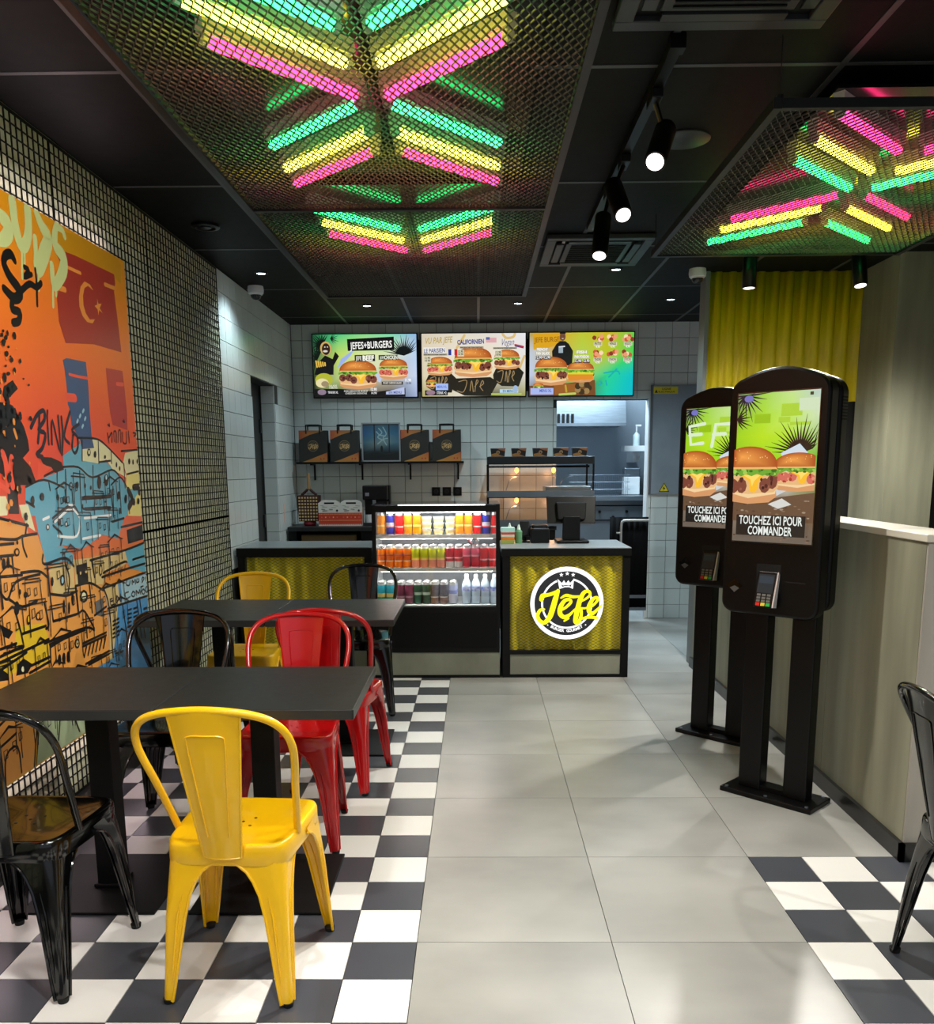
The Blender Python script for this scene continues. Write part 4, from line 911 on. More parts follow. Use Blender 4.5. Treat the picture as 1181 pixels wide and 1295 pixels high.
def mealbox(label, x):
    t = thing('burger_box', label, 'box', (x, 5.49, 1.5445), 0, 'small printed burger boxes on the food display'); w = .066
    MB().hexa([(-w+.008, -.05, 0), (w-.008, -.05, 0), (w-.008, .05, 0), (-w+.008, .05, 0), (-w, -.056, .07), (w, -.056, .07), (w, .056, .07), (-w, .056, .07)]).build('carton_body', mat('dark_box_card', (.07, .06, .055), .5), t)
    MB().box(-w, w, -.056, .056, .07, .075).build('lid', mat('pale_box_lid', (.72, .74, .76), .5), t)
    a = Art(); a._add([(-.058, .0), (-.06, .02), (-.02, .03), (.02, .012), (.056, .0)], [(0, 1, 2, 3, 4)], (.62, .42, .20)); a._add([(.064, .068), (.063, .045), (.02, .055), (-.01, .068)], [(0, 1, 2, 3)], (.60, .34, .18)); a.ring(0, .036, .011, .016, (.65, .50, .34), 20); a.stroke([(-.008, .034), (0, .04), (.009, .036)], .006, (.75, .55, .35), 3)
    a.build('box_print', M_PRINT, t, (0, -.0502, 0), (1, 0, 0), (0, -.086, 1))
for x, l in zip((.380, .566, .757, .940, 1.107), ('small burger box at the end of the food display by the fridge', 'small burger box second along on the food display', 'small burger box at the middle of the food display', 'small burger box with a lit lid second from the kitchen opening', 'small burger box with a lit lid at the kitchen end of the food display')): mealbox(l, x)

# pillar: electrical panel and stickers
ep = thing('electrical_panel', 'plain grey metal electrical panel on the tiled pillar', 'electrical panel', (2.12, 5.898, 1.19))
MB().box(-.29, .34, -.018, 0, 0, 1.0).build('panel_door', mat('grey_panel_paint', (.58, .63, .67), .45, .1, noise=.12, scale=4), ep, bevel=.004); MB().box(-.312, -.29, -.022, 0, 0, 1.0).build('edge_strip', steel_dull, ep)
st = thing('warning_label', 'yellow rectangular label at the top of the grey electrical panel', 'label', (1.94, 5.878, 2.14)); MB().box(-.115, .115, -.0015, 0, -.03, .035).build('label_plate', mat('label_yellow', (.88, .82, .20), .5), st)
a = Art(); a.rect(-.108, -.026, .108, .031, (.90, .84, .22)); a.text('LIGNE', .01, .006, .018, (.2, .2, .1), .08); a.text('ELECTRIQUE', .01, -.018, .014, (.2, .2, .1), .15); a.poly([(-.10, -.02), (-.07, -.02), (-.085, .01)], (.2, .2, .1)); a.build('label_print', M_PRINT, st, (0, -.0016, 0), (1, 0, 0), (0, 0, 1))
st = thing('warning_sign', 'yellow triangular high voltage sign at the bottom of the grey panel', 'sign', (1.955, 5.878, 1.212)); MB().prism([(-.052, 0), (.052, 0), (0, .088)], -.0015, 0, 'y').build('sign_plate', mat('label_yellow', (.88, .82, .20), .5), st)
a = Art(); a.poly([(-.050, .001), (.050, .001), (0, .086)], (.12, .12, .08)); a.poly([(-.040, .007), (.040, .007), (0, .074)], (.93, .84, .22)); a.poly([(.004, .056), (-.014, .032), (-.002, .032), (-.008, .012), (.014, .036), (.002, .036)], (.1, .1, .06)); a.build('sign_print', M_PRINT, st, (0, -.0016, 0), (1, 0, 0), (0, 0, 1))

# swing gate in the kitchen opening
gt = thing('swing_gate', 'black curtain gate with a pale rail in the kitchen opening', 'gate', (1.62, 5.76, 0))
b = MB(); n = 22; prof = [(-.185+.36*k/n, .004*math.sin(k*1.9)) for k in range(n+1)]
b.add([(x, y, z) for z in (.10, .985) for x, y in prof], [(i, i+1, n+2+i, n+1+i) for i in range(n)]); o = b.build('black_curtain', mat('black_plastic_sheet', (.015, .015, .016), .8, spec=.1), gt, True); md = o.modifiers.new('t', 'SOLIDIFY'); md.thickness = .006
MB().tube(smoothpts([(-.085, -.045, .0), (-.085, -.045, .62), (-.085, -.045, .90), (-.07, -.045, .945), (-.03, -.045, .955), (.17, -.045, .955)], 5), .012, 10).tube([(-.085, -.045, .84), (-.13, -.045, .84)], .009, 8).build('rail', mat('pale_rail', (.72, .72, .70), .35, .4), gt, True)
for z in (.10, .22): MB().box(-.02, .17, -.012, .012, z, z+.03).build('cross_bar', steel_dull, gt)

# kitchen seen through the opening
hood = thing('extractor_hood', 'stainless extractor hood lit from above in the kitchen', 'hood', (1.3, 7.55, 1.9))
MB().hexa([(-.75, -.25, 0), (.52, -.25, 0), (.52, .5, 0), (-.75, .5, 0), (-.75, -.20, .42), (.52, -.20, .42), (.52, .5, .42), (-.75, .5, .42)]).build('canopy', steel, hood, bevel=.004); MB().box(-.755, .525, -.262, -.25, -.012, .02).build('drip_edge', steel_dull, hood)
MB().box(-.3, .1, .05, .4, .42, CEIL-1.9).build('duct', steel_dull, hood)
bl = MB()
for k in range(6): bl.box(-.33+.05*k, -.30+.05*k, -.258, -.245, .02, .12)
bl.build('vent_slots', black, hood)
sc = thing('kitchen_shelf', 'short pale shelf on the kitchen wall holding a soap bottle', 'shelf', (1.95, 7.62, 1.62)); MB().box(-.11, .14, -.12, .10, 0, .06).build('board', white_paint, sc); MB().box(.02, .10, .06, .479, -.12, 0).build('bracket', white_paint, sc)
t = thing('soap_bottle', 'white pump bottle standing on the kitchen shelf', 'bottle', (1.99, 7.60, 1.68)); MB().lathe([(.036, 0), (.038, .01), (.038, .12), (.014, .15)], 16).build('bottle_body', mat('white_plastic2', (.8, .86, .86), .35), t, True); MB().cyl((0, 0, .14), (0, 0, .22), .010, seg=10).box(-.012, .05, -.01, .01, .215, .235).build('pump', white_paint, t)
ds = thing('towel_dispenser', 'white and steel towel dispenser under the kitchen shelf', 'dispenser', (1.95, 7.66, 1.135)); MB().box(-.09, .09, -.08, .08, 0, .20).build('case', white_paint, ds, bevel=.008); MB().box(-.088, .088, -.075, .075, .2, .30).build('cover', steel, ds, bevel=.01)
gr = thing('prep_bench', 'stainless kitchen bench with wire rack behind the food display', 'bench', (1.35, 7.55, 0)); MB().box(-.7, .73, -.28, .42, 1.08, 1.13).build('bench_top', steel, gr); MB().box(-.68, .71, -.24, .40, 0, 1.08).build('bench_body', steel_dull, gr)
b = MB()
for k in range(30): b.cyl((-.1+.022*k, -.05, 1.13), (-.1+.022*k, -.05, 1.36), .0025, seg=5)
for z in (1.20, 1.28, 1.36): b.cyl((-.12, -.05, z), (.56, -.05, z), .004, seg=6)
o = b.build('wire_rack', steel, gr); o['kind'] = 'stuff'
for x, z in ((.2, .96), (.35, .90), (.5, .96)): MB().cyl((x, -.24, z), (x, -.265, z), .016, seg=12).build('control_knob', black_plastic, gr)
for z in (.86, 1.02): MB().box(-.66, .69, -.248, -.24, z, z+.012).build('panel_seam', black, gr)
fd = thing('tall_fridge', 'dark steel upright fridge beside the kitchen opening', 'fridge', (2.31, 7.35, 0)); MB().box(-.20, .25, -.25, .35, .05, 1.98).build('cabinet', mat('dark_fridge_steel', (.26, .28, .31), .35, .6), fd, bevel=.006); MB().box(-.19, .24, -.262, -.25, .08, 1.95).build('fridge_door', mat('dark_fridge_steel', (.26, .28, .31), .35, .6), fd); MB().tube([(-.15, -.262, 1.5), (-.15, -.29, 1.48), (-.15, -.29, 1.28), (-.15, -.262, 1.26)], .009, 8).build('handle', steel, fd)
for x in (-.19, .24): MB().box(x-.0, x+.03 if x < 0 else x-.03, -.2, -.15, 0, .05).build('foot', black, fd)

# ================================================================== SCREENS
BUN, BUNH, BUNL, LET, LETD, CHE, PAT, PATD, CRM, PNK = (.78, .42, .16), (.93, .66, .34), (.95, .82, .62), (.42, .66, .20), (.20, .42, .10), (.98, .74, .18), (.48, .26, .20), (.30, .13, .11), (.96, .86, .70), (.82, .42, .36)
def burger(a, cx, cy, w, h, chick=False, wrap=None):
    # printed picture of a burger centred on cx, cy
    X = lambda u: cx+u*w/2
    Yv = lambda v: cy+v*h/2
    def P(pts, c): a.poly([(X(u), Yv(v)) for u, v in pts], c)
    if wrap: P([(-.85, -.55), (.85, -.45), (1.1, -.75), (.75, -1.25), (-.5, -1.3), (-.95, -1.05)], wrap)
    P([(-.92, -.52), (-.95, -.75), (-.7, -.93), (0, -1), (.7, -.93), (.95, -.72), (.92, -.50)], (.84, .60, .40))
    P([(-.92, -.52), (-.9, -.66), (0, -.80), (.9, -.64), (.92, -.50), (0, -.58)], BUNL)
    P([(-1, -.42), (-.85, -.60), (0, -.66), (.85, -.58), (1, -.40), (.9, 0), (-.9, 0)], (.90, .72, .50))
    r = random.Random(int((cx*7+cy*3)*1000))
    for k in range(7):
        u = -.78+.26*k
        if -.05 < u < .35: continue
        a.ell(X(u+r.uniform(-.05, .05)), Yv(-.30+r.uniform(-.1, .1)), w*.09, h*.13, PNK if chick else PAT, 9)
        for q in range(4): a.ell(X(u+r.uniform(-.10, .10)), Yv(-.30+r.uniform(-.2, .2)), w*r.uniform(.015, .035), h*r.uniform(.02, .05), ((.70, .20, .14), (.90, .55, .45), (.55, .15, .1))[q % 3] if chick else (PATD, (.58, .36, .28), (.20, .08, .07))[q % 3], 7)
    P([(-.35, .02), (.55, .02), (.36, -.16), (.30, -.5), (.20, -.62), (.05, -.55), (.0, -.2), (-.15, -.1)], CHE); P([(-.2, .0), (.4, .0), (.2, -.2), (.12, -.4), (.06, -.15)], (1, .86, .42))
    z = [(-1.0, .14)]
    for k in range(12): z.append((-1+2*k/11., -.04+.10*(k % 2)+r.uniform(-.03, .03)))
    P(z+[(1.0, .16), (.5, .26), (-.5, .26)], LET)
    for k in range(26): a.ell(X(r.uniform(-.92, .92)), Yv(.10+r.uniform(-.10, .12)), w*r.uniform(.02, .05), h*r.uniform(.015, .04), (LETD, (.62, .80, .34), (.34, .56, .16))[k % 3], 7)
    n = 16; top = [(-.95*math.cos(pi*k/n), .20+.78*math.sin(pi*k/n)**.8) for k in range(n+1)]
    a.blob([(X(u), Yv(v)) for u, v in top], (.66, .30, .10), (.95, .64, .30), (X(-.25), Yv(.62)))
    P([(-.95, .20), (.95, .20), (.90, .27), (-.90, .27)], (.93, .72, .42))
    for k in range(10): a.ell(X(r.uniform(-.6, .6)), Yv(r.uniform(.5, .85)), w*.008, h*.012, (.97, .80, .52), 6)
def palm(a, cx, cy, r, n, a0, a1, col, w=.012):
    for k in range(n):
        an = R(a0+(a1-a0)*k/max(1, n-1)); q = r*(.7+.3*((k*7) % 5)/4)
        a.stroke([(cx, cy), (cx+q*.5*math.cos(an), cy+q*.5*math.sin(an)), (cx+q*math.cos(an), cy+q*math.sin(an))], [w, w*.8, w*.1], col)
def person(a, cx, y0, s, skin, cloth, hood=None, hat=(.08, .08, .09)):
    # plain printed figure, head and shoulders
    a.poly([(cx-.11*s, y0), (cx-.12*s, y0+.16*s), (cx-.07*s, y0+.24*s), (cx-.03*s, y0+.27*s), (cx+.03*s, y0+.27*s), (cx+.07*s, y0+.24*s), (cx+.12*s, y0+.16*s), (cx+.11*s, y0)], cloth)
    a.ell(cx, y0+.32*s, .034*s, .048*s, skin); a.ell(cx, y0+.350*s, .036*s, .026*s, hat, 16, 0, 180)
    if hood: a.ring(cx, y0+.325*s, .036*s, .048*s, hood, 24)
    a.ell(cx-.012*s, y0+.325*s, .005*s, .003*s, (.05, .04, .04), 8); a.ell(cx+.012*s, y0+.325*s, .005*s, .003*s, (.05, .04, .04), 8); a.ell(cx, y0+.298*s, .012*s, .004*s, (.9, .85, .8), 8)
def menu(label, x0, art):
    t = thing('menu_screen', label, 'screen', (x0+.4885, 5.86, 2.378)); w, h = .486, .2885
    MB().box(-w, w, -.012, .038, -h, h).build('casing', black_plastic, t, bevel=.003)
    a = Art(); art(a); a.clip(0, 0, .952, .558); a.build('screen_picture', M_SCREEN, t, (-.476, -.0123, -.279), (1, 0, 0), (0, 0, 1))
    MB().box(-.03, .03, .030, .038, -.25, .25).build('bracket', dark_metal, t)
SWD, SHT = .952, .558
def art1(a):
    m = lambda x, y: ((x-20)/1115*SWD, (745-y)/680*SHT)
    a.grad(0, 0, SWD, SHT, [[(.06, .06, .05), (.20, .18, .14), (.30, .26, .22), (.10, .10, .10), (.62, .68, .82)], [(.18, .22, .12), (.72, .80, .50), (.85, .86, .72), (.78, .74, .66), (.78, .84, .95)], [(.20, .38, .25), (.75, .85, .40), (.86, .90, .62), (.85, .88, .72), (.72, .82, .95)], [(.10, .30, .20), (.30, .80, .50), (.55, .86, .55), (.50, .85, .68), (.55, .72, .88)]])
    for c in ((120, 180), (60, 330)): palm(a, *m(*c), .16, 14, 60, 250, (.04, .08, .06), .014)
    palm(a, *m(1000, 290), .19, 18, 20, 170, (.05, .08, .08), .014); palm(a, *m(215, 110), .08, 7, -60, 60, (.06, .12, .08), .008)
    a.poly([m(30, 500), m(60, 380), m(150, 290), m(230, 330), m(260, 250), m(300, 300), m(240, 400), m(235, 500)], (.07, .07, .07))
    a.ell(*m(160, 215), .052, .062, (.80, .66, .38)); a.ell(*m(162, 222), .038, .052, (.20, .13, .10)); a.ell(*m(155, 245), .022, .010, (.85, .82, .78)); a.ell(*m(150, 200), .007, .005, (.9, .9, .85), 8); a.ell(*m(178, 200), .007, .005, (.9, .9, .85), 8)
    for k in range(5): a.stroke([m(50+24*k, 350+5*k), m(60+22*k, 415-4*k)], .014, (.88, .72, .30))
    a.ell(*m(130, 555), .082, .060, (.70, .72, .20)); a.ell(*m(110, 590), .060, .042, (.90, .86, .66)); a.ell(*m(140, 600), .035, .026, (.62, .55, .42))
    a.poly([m(320, 330), m(480, 215), m(420, 300), m(300, 420), m(280, 430)], (.62, .70, .92)); a.poly([m(690, 480), m(760, 520), m(740, 590), m(680, 560)], (.75, .80, .90))
    burger(a, *m(500, 500), .36, .26); burger(a, *m(885, 440), .27, .19, True)
    a.poly([m(392, 118), m(895, 95), m(900, 240), m(398, 245)], (.05, .05, .05)); a.text('JEFES+BURGERS', *m(650, 218), .062, (.95, .95, .93), .385, .02, 2.2)
    a.poly([m(470, 290), m(690, 285), m(690, 358), m(470, 358)], (.08, .08, .07)); a.text('JEFE', *m(512, 345), .036, (.9, .9, .85), .055); a.text('BEEF', *m(617, 350), .046, (1, 1, .95), .105, .04)
    a.poly([m(728, 292), m(935, 290), m(935, 345), m(728, 345)], (.12, .13, .10)); a.text('JEFE', *m(765, 336), .026, (.85, .88, .80), .045); a.text('CHICKEN', *m(860, 338), .034, (.95, .97, .9), .12, .03)
    a.poly([m(20, 655), m(300, 655), m(700, 690), m(1010, 650), m(1010, 745), m(20, 745)], (.05, .05, .05))
    a.ell(*m(105, 690), .040, .026, (.55, .48, .55)); a.text('TENDER XL', *m(225, 705), .020, (.9, .9, .9), .095); a.text('PAIN BRIOCHE BOEUF', *m(475, 690), .016, (.85, .85, .82), .22); a.text('CHEDDAR OIGNONS', *m(475, 715), .016, (.85, .85, .82), .20); a.text('12.90', *m(668, 678), .026, (1, 1, 1), .055); a.text('14.90', *m(670, 715), .020, (.9, .9, .9), .05)
    a.text('SALADE', *m(228, 630), .016, (.9, .9, .85), .07); a.text('TOMATES', *m(228, 652), .014, (.9, .9, .85), .08); a.rect(*m(755, 615), *m(985, 580), (.2, .18, .15)); a.text('POULET CHEDDAR SALADE', *m(870, 605), .018, (.92, .9, .86), .17); a.text('11.90', *m(1042, 580), .026, (1, 1, 1), .055); a.text('13.90', *m(1045, 610), .018, (.3, .3, .35), .05)
    a.poly([m(800, 690), m(1000, 640), m(1000, 720), m(800, 720)], (.72, .76, .90)); a.text('EN MENU', *m(900, 712), .024, (.3, .35, .6), .12)
def art2(a):
    m = lambda x, y: ((x-50)/1090*SWD, (700-y)/660*SHT)
    a.grad(0, 0, SWD, SHT, [[(.70, .66, .40), (.86, .84, .76), (.30, .32, .10), (.62, .62, .30)], [(.86, .82, .70), (.90, .86, .76), (.90, .85, .72), (.86, .84, .80)], [(.88, .82, .72), (.92, .88, .80), (.93, .88, .80), (.90, .89, .88)], [(.84, .80, .72), (.88, .85, .78), (.88, .86, .82), (.90, .90, .92)]])
    for p in ([(900, 50), (940, 90), (1010, 80), (1030, 40)], [(1080, 400), (1130, 280)], [(420, 190), (500, 60)]): a.stroke([m(*q) for q in p], .022, (.86, .74, .48), 4)
    a.text('VU PAR JEFE', *m(225, 140), .055, (.72, .62, .30), .25, .01, 3, 'C', .2)
    for cx, cy, w, h, sx, sy in ((240, 380, .24, .17, 240, 560), (945, 315, .24, .18, 950, 500), (590, 340, .36, .27, 590, 600)):
        wp = .5; X, Y_ = m(sx, sy); k = w*.55
        a.poly([(X-k*1.0, Y_+.02), (X-k*.8, Y_+.075), (X+k*.8, Y_+.085), (X+k*1.15, Y_+.04), (X+k*.8, Y_-.085), (X-k*.4, Y_-.08), (X-k*.95, Y_-.03)], (.14, .13, .09))
        burger(a, *m(cx, cy), w, h, cx == 240)
        for q in ([(-.45, .05), (-.2, .06), (-.3, -.05), (-.5, -.04)], [(-.1, -.04), (-.05, .06), (.0, -.05)], [(.05, -.05), (.1, .06), (.15, .05), (.05, 0)], [(.2, .0), (.32, .03), (.28, .06), (.22, .0), (.3, -.04)]): a.stroke([(X+u*k*1.5, Y_+v*.9) for u, v in q], .007, (.62, .52, .36), 4)
    a.rect(*m(70, 245), *m(300, 185), (.93, .92, .90)); a.text('LE PARISIEN', *m(185, 240), .038, (.25, .30, .50), .19, .02, 2)
    for k, c in enumerate(((.15, .22, .55), (.92, .92, .94), (.80, .15, .15))): a.rect(*m(330+32*k, 268), *m(362+32*k, 205), c)
    a.text('CALIFORNIEN', *m(565, 152), .040, (.20, .25, .55), .245, .035, 2)
    a.rect(*m(725, 140), *m(835, 88), (.86, .66, .68)); a.rect(*m(725, 110), *m(765, 82), (.35, .40, .62))
    a.text('Vegan', *m(945, 170), .062, (.35, .38, .55), .12, .0, 3, 'C', .3); a.stroke([m(1030, 165), m(1115, 185)], .016, (.70, .22, .30)); a.stroke([m(1030, 178), m(1115, 198)], .008, (.2, .25, .5))
    for x, y in ((190, 262), (570, 190), (920, 200)): a.rect(*m(x-120, y+8), *m(x+130, y-12), (.62, .60, .52)); a.text('PAIN BRIOCHE STEAK CHEDDAR', *m(x, y+6), .012, (.2, .2, .18), .2)
    for x, y in ((110, 310), (460, 245), (855, 255)): a.rect(*m(x-34, y+36), *m(x+36, y-32), (.86, .84, .72)); a.text('12.90', *m(x, y-4), .020, (.15, .15, .12), .05); a.text('14.90', *m(x, y+24), .020, (.15, .15, .12), .05)
    burger(a, *m(150, 560), .10, .07); a.rect(*m(195, 635), *m(325, 565), (.65, .74, .95)); a.text('MENU XL', *m(260, 612), .022, (.3, .4, .75), .09); a.rect(*m(80, 690), *m(320, 636), (.07, .07, .07)); a.ell(*m(140, 660), .042, .022, (.60, .48, .55)); a.text('STEAK +2', *m(255, 676), .024, (.92, .92, .92), .09)
    a.rect(*m(870, 668), *m(1065, 630), (.72, .84, .92)); a.text('EN MENU', *m(960, 662), .022, (.2, .4, .6), .10); a.ell(*m(1035, 630), .024, .034, (.62, .72, .85)); a.rect(*m(780, 690), *m(1100, 672), (.72, .78, .40))
def art3(a):
    m = lambda x, y: ((x-70)/1060*SWD, (700-y)/625*SHT)
    xs = m(755, 0)[0]
    a.grad(0, 0, SWD, SHT, [[(.30, .24, .14), (.50, .40, .22), (.30, .26, .12), (.10, .80, .66), (.05, .74, .80)], [(.75, .80, .90), (.70, .66, .50), (.60, .80, .40), (.15, .82, .55), (.05, .76, .78)], [(.75, .80, .85), (.82, .70, .30), (.70, .82, .30), (.72, .78, .15), (.25, .82, .35)], [(.70, .62, .28), (.86, .64, .15), (.75, .78, .20), (.80, .72, .10), (.40, .80, .30)]])
    a.poly([m(100, 85), m(440, 70), m(330, 200), m(220, 240), m(110, 240)], (.86, .64, .12)); a.text('JEFE BURGER', *m(260, 165), .045, (.62, .42, .06), .26, .02, 2)
    a.rect(*m(430, 170), *m(500, 140), (.4, .5, .1)) if False else None
    person(a, m(405, 0)[0], m(0, 400)[1], .80, (.45, .30, .22), (.10, .10, .11)); a.poly([m(365, 215), m(410, 210), m(410, 275), m(365, 275)], (.62, .68, .72)); a.stroke([m(370, 215), m(425, 210)], .012, (.85, .86, .88))
    a.poly([m(70, 600), m(330, 590), m(740, 545), m(750, 700), m(70, 700)], (.46, .28, .14)); a.poly([m(320, 590), m(545, 580), m(545, 690), m(330, 690)], (.60, .36, .14))
    for k in range(7): a.ell(*m(620+60*math.cos(k*.9), 625+40*math.sin(k*.9)), .028, .028, (.62, .50, .30) if k % 2 else (.25, .17, .09), 10)
    a.stroke([m(440, 600), m(450, 660)], .018, (.75, .62, .20)); a.stroke([m(380, 690), m(540, 680)], .020, (.72, .80, .40))
    burger(a, *m(590, 465), .26, .19); a.poly([m(455, 480), m(720, 480), m(720, 540), m(470, 555)], (.88, .55, .16)); a.poly([m(460, 470), m(725, 470), m(725, 490), m(460, 488)], (.78, .88, .15)); burger(a, *m(290, 455), .31, .26)
    for x, y, w, l in ((200, 250, .10, 'FRENCHY'), (205, 290, .12, 'PAIN SALADE'), (600, 280, .09, 'FISH'), (600, 325, .13, 'PAIN POISSON')): a.rect(m(x, 0)[0]-w/2-.006, m(0, y+8)[1], m(x, 0)[0]+w/2+.006, m(0, y-24)[1], (.72, .70, .62)); a.text(l, *m(x, y+2), .024, (.98, .98, .95), w, .03)
    for x, y in ((165, 325), (250, 325), (565, 362), (650, 362)): a.rect(m(x, 0)[0]-.032, m(0, y+14)[1], m(x, 0)[0]+.032, m(0, y-22)[1], (.16, .14, .12)); a.text('12.90', *m(x, y+6), .024, (1, 1, 1), .056, .02)
    r = random.Random(5)
    for j, y in enumerate((130, 285)):
        for i, x in enumerate((765, 915, 1070)):
            for k in range(6): a.ell(*m(x+r.uniform(-42, 42), y+r.uniform(-18, 20)), .020, .020, ((.80, .35, .25), (.92, .62, .45), (.98, .85, .70), (.55, .22, .16))[k % 4], 9)
            a.rect(*m(x-44, y+78), *m(x+40, y+44), (.86, .84, .74)); a.text(('FRITES', 'WINGS', 'NUGGETS', 'TENDERS', 'ONION', 'STICKS')[3*j+i], *m(x-2, y+70), .022, (.2, .2, .15), .062, .02); a.text('4.90', *m(x-2, y+98), .020, (.95, .95, .90), .04, .02)
    for p in ([(790, 560), (810, 580), (780, 600)], [(850, 555), (860, 600)], [(830, 480), (960, 460), (990, 490)], [(880, 520), (960, 440)]): a.stroke([m(*q) for q in p], .012, (.10, .66, .72), 4)
    burger(a, *m(160, 610), .10, .07); a.rect(*m(80, 690), *m(315, 625), (.66, .72, .94)); a.text('MENU XL', *m(235, 665), .026, (.30, .38, .70), .11)
menu('menu screen with a hooded man and two burgers beside the title board', -1.323, art1); menu('pale menu screen with three wrapped burgers', -.323, art2); menu('menu screen with a man in black and a turquoise yellow corner', .667, art3)

# ================================================================== ORDERING KIOSKS
m_kiosk = mat('kiosk_black', (.020, .022, .025), .36, spec=.26); m_kedge = mat('kiosk_edge', (.12, .12, .125), .3, .5)
def kiosk_outline(w, z0, z1, r0=.05, r1=.07, crown=.035):
    pts = []
    for k in range(7): an = R(270-90*k/6); pts.append((-w+r0+r0*math.cos(an), z0+r0+r0*math.sin(an)))
    for k in range(7): an = R(180-65*k/6); pts.append((-w+r1+r1*math.cos(an), z1-crown-r1+r1*math.sin(an)))
    for k in range(1, 12):
        u = -1+2*k/12; pts.append((u*(w-.06), z1-crown*u*u))
    return pts+[(-x, z) for x, z in pts[13::-1]]
def kiosk_art(a, shift=0):
    Wd, Ht = .344, .598
    g = [[(.42, .38, .34)]*4, [(.50, .44, .38), (.36, .28, .22), (.55, .44, .36), (.45, .36, .28)], [(.36, .24, .18), (.46, .32, .24), (.60, .50, .44), (.42, .30, .22)], [(.70, .72, .62), (.75, .85, .70), (.78, .86, .80), (.60, .72, .45)], [(.55, .78, .15), (.62, .86, .12), (.60, .84, .14), (.45, .70, .20)], [(.62, .82, .12), (.72, .88, .12), (.70, .88, .20), (.66, .80, .50)], [(.55, .70, .25), (.66, .86, .20), (.74, .90, .40), (.80, .88, .72)], [(.40, .50, .40), (.62, .82, .30), (.75, .88, .55), (.72, .80, .78)]]
    a.grad(0, 0, Wd, Ht, g)
    U = lambda u, v: (u*Wd, v*Ht)
    for p in ((.22, .80, .42, .86), (.55, .84, .80, .92), (.52, .80, .66, .835), (.66, .78, .9, .80)): a.rect(*U(p[0], p[1]), *U(p[2], p[3]), (.58, .76, .08) if p[0] < .5 else (.66, .82, .22))
    a.rect(*U(.76, .87), *U(.99, .95), (.80, .88, .74))
    palm(a, *U(.10, .985), .11, 14, 180, 380, (.06, .10, .16), .008); a.ell(*U(.14, .965), .02, .014, (.45, .45, .75)); palm(a, *U(-.02, .83), .08, 8, -50, 50, (.05, .08, .05), .008)
    palm(a, *U(.80, .60), .15, 19, 20, 178, (.06, .08, .05), .009)
    a.poly([U(0, .14), U(0, .30), U(.3, .27), (U(.6, .31)), U(1, .34), U(1, .14)], (.40, .30, .22))
    for k in range(60):
        r = random.Random(k); a.ell(*U(r.uniform(.02, .98), r.uniform(.01, .30)), r.uniform(.003, .010), r.uniform(.002, .004), ((.52, .42, .33), (.33, .24, .17), (.62, .55, .48))[k % 3], 7)
    if shift:
        for p in ([(.32, .87), (.07, .85), (.10, .70), (.30, .71)], [(.08, .78), (.27, .785)], [(.45, .68), (.5, .86), (.75, .86)], [(.47, .78), (.66, .78)]): a.stroke([U(*q) for q in p], .018, (.86, .93, .80))
    a.poly([U(.58, .60), U(.80, .66), U(.9, .60), U(.85, .46), U(.7, .40)], (.80, .86, .90)); a.poly([U(.42, .40), U(.62, .50), U(.70, .36), U(.5, .30)], (.80, .82, .82)); a.poly([U(.45, .26), U(.62, .30), U(.74, .26), U(.58, .23)], (.84, .84, .82))
    def clipb(cx, cy, w, h, ch):
        n0 = len(a.V); burger(a, *U(cx, cy), w, h, ch)
        for i in range(n0, len(a.V)): x, y, l = a.V[i]; a.V[i] = (min(max(x, 0), Wd), y, l)
    clipb(.80, .475, .22, .155, True); clipb(.20, .455, .26, .235, False)
    a.rect(*U(.07, .045), *U(.93, .185), (.10, .09, .085)); a.text('TOUCHEZ ICI POUR', *U(.5, .122), .0355, (.90, .92, .90), .272, .02); a.text('COMMANDER', *U(.5, .052), .0355, (.90, .92, .90), .19, .02)
    a.rect(*U(.90, .965), *U(.94, .985), (.15, .2, .1))
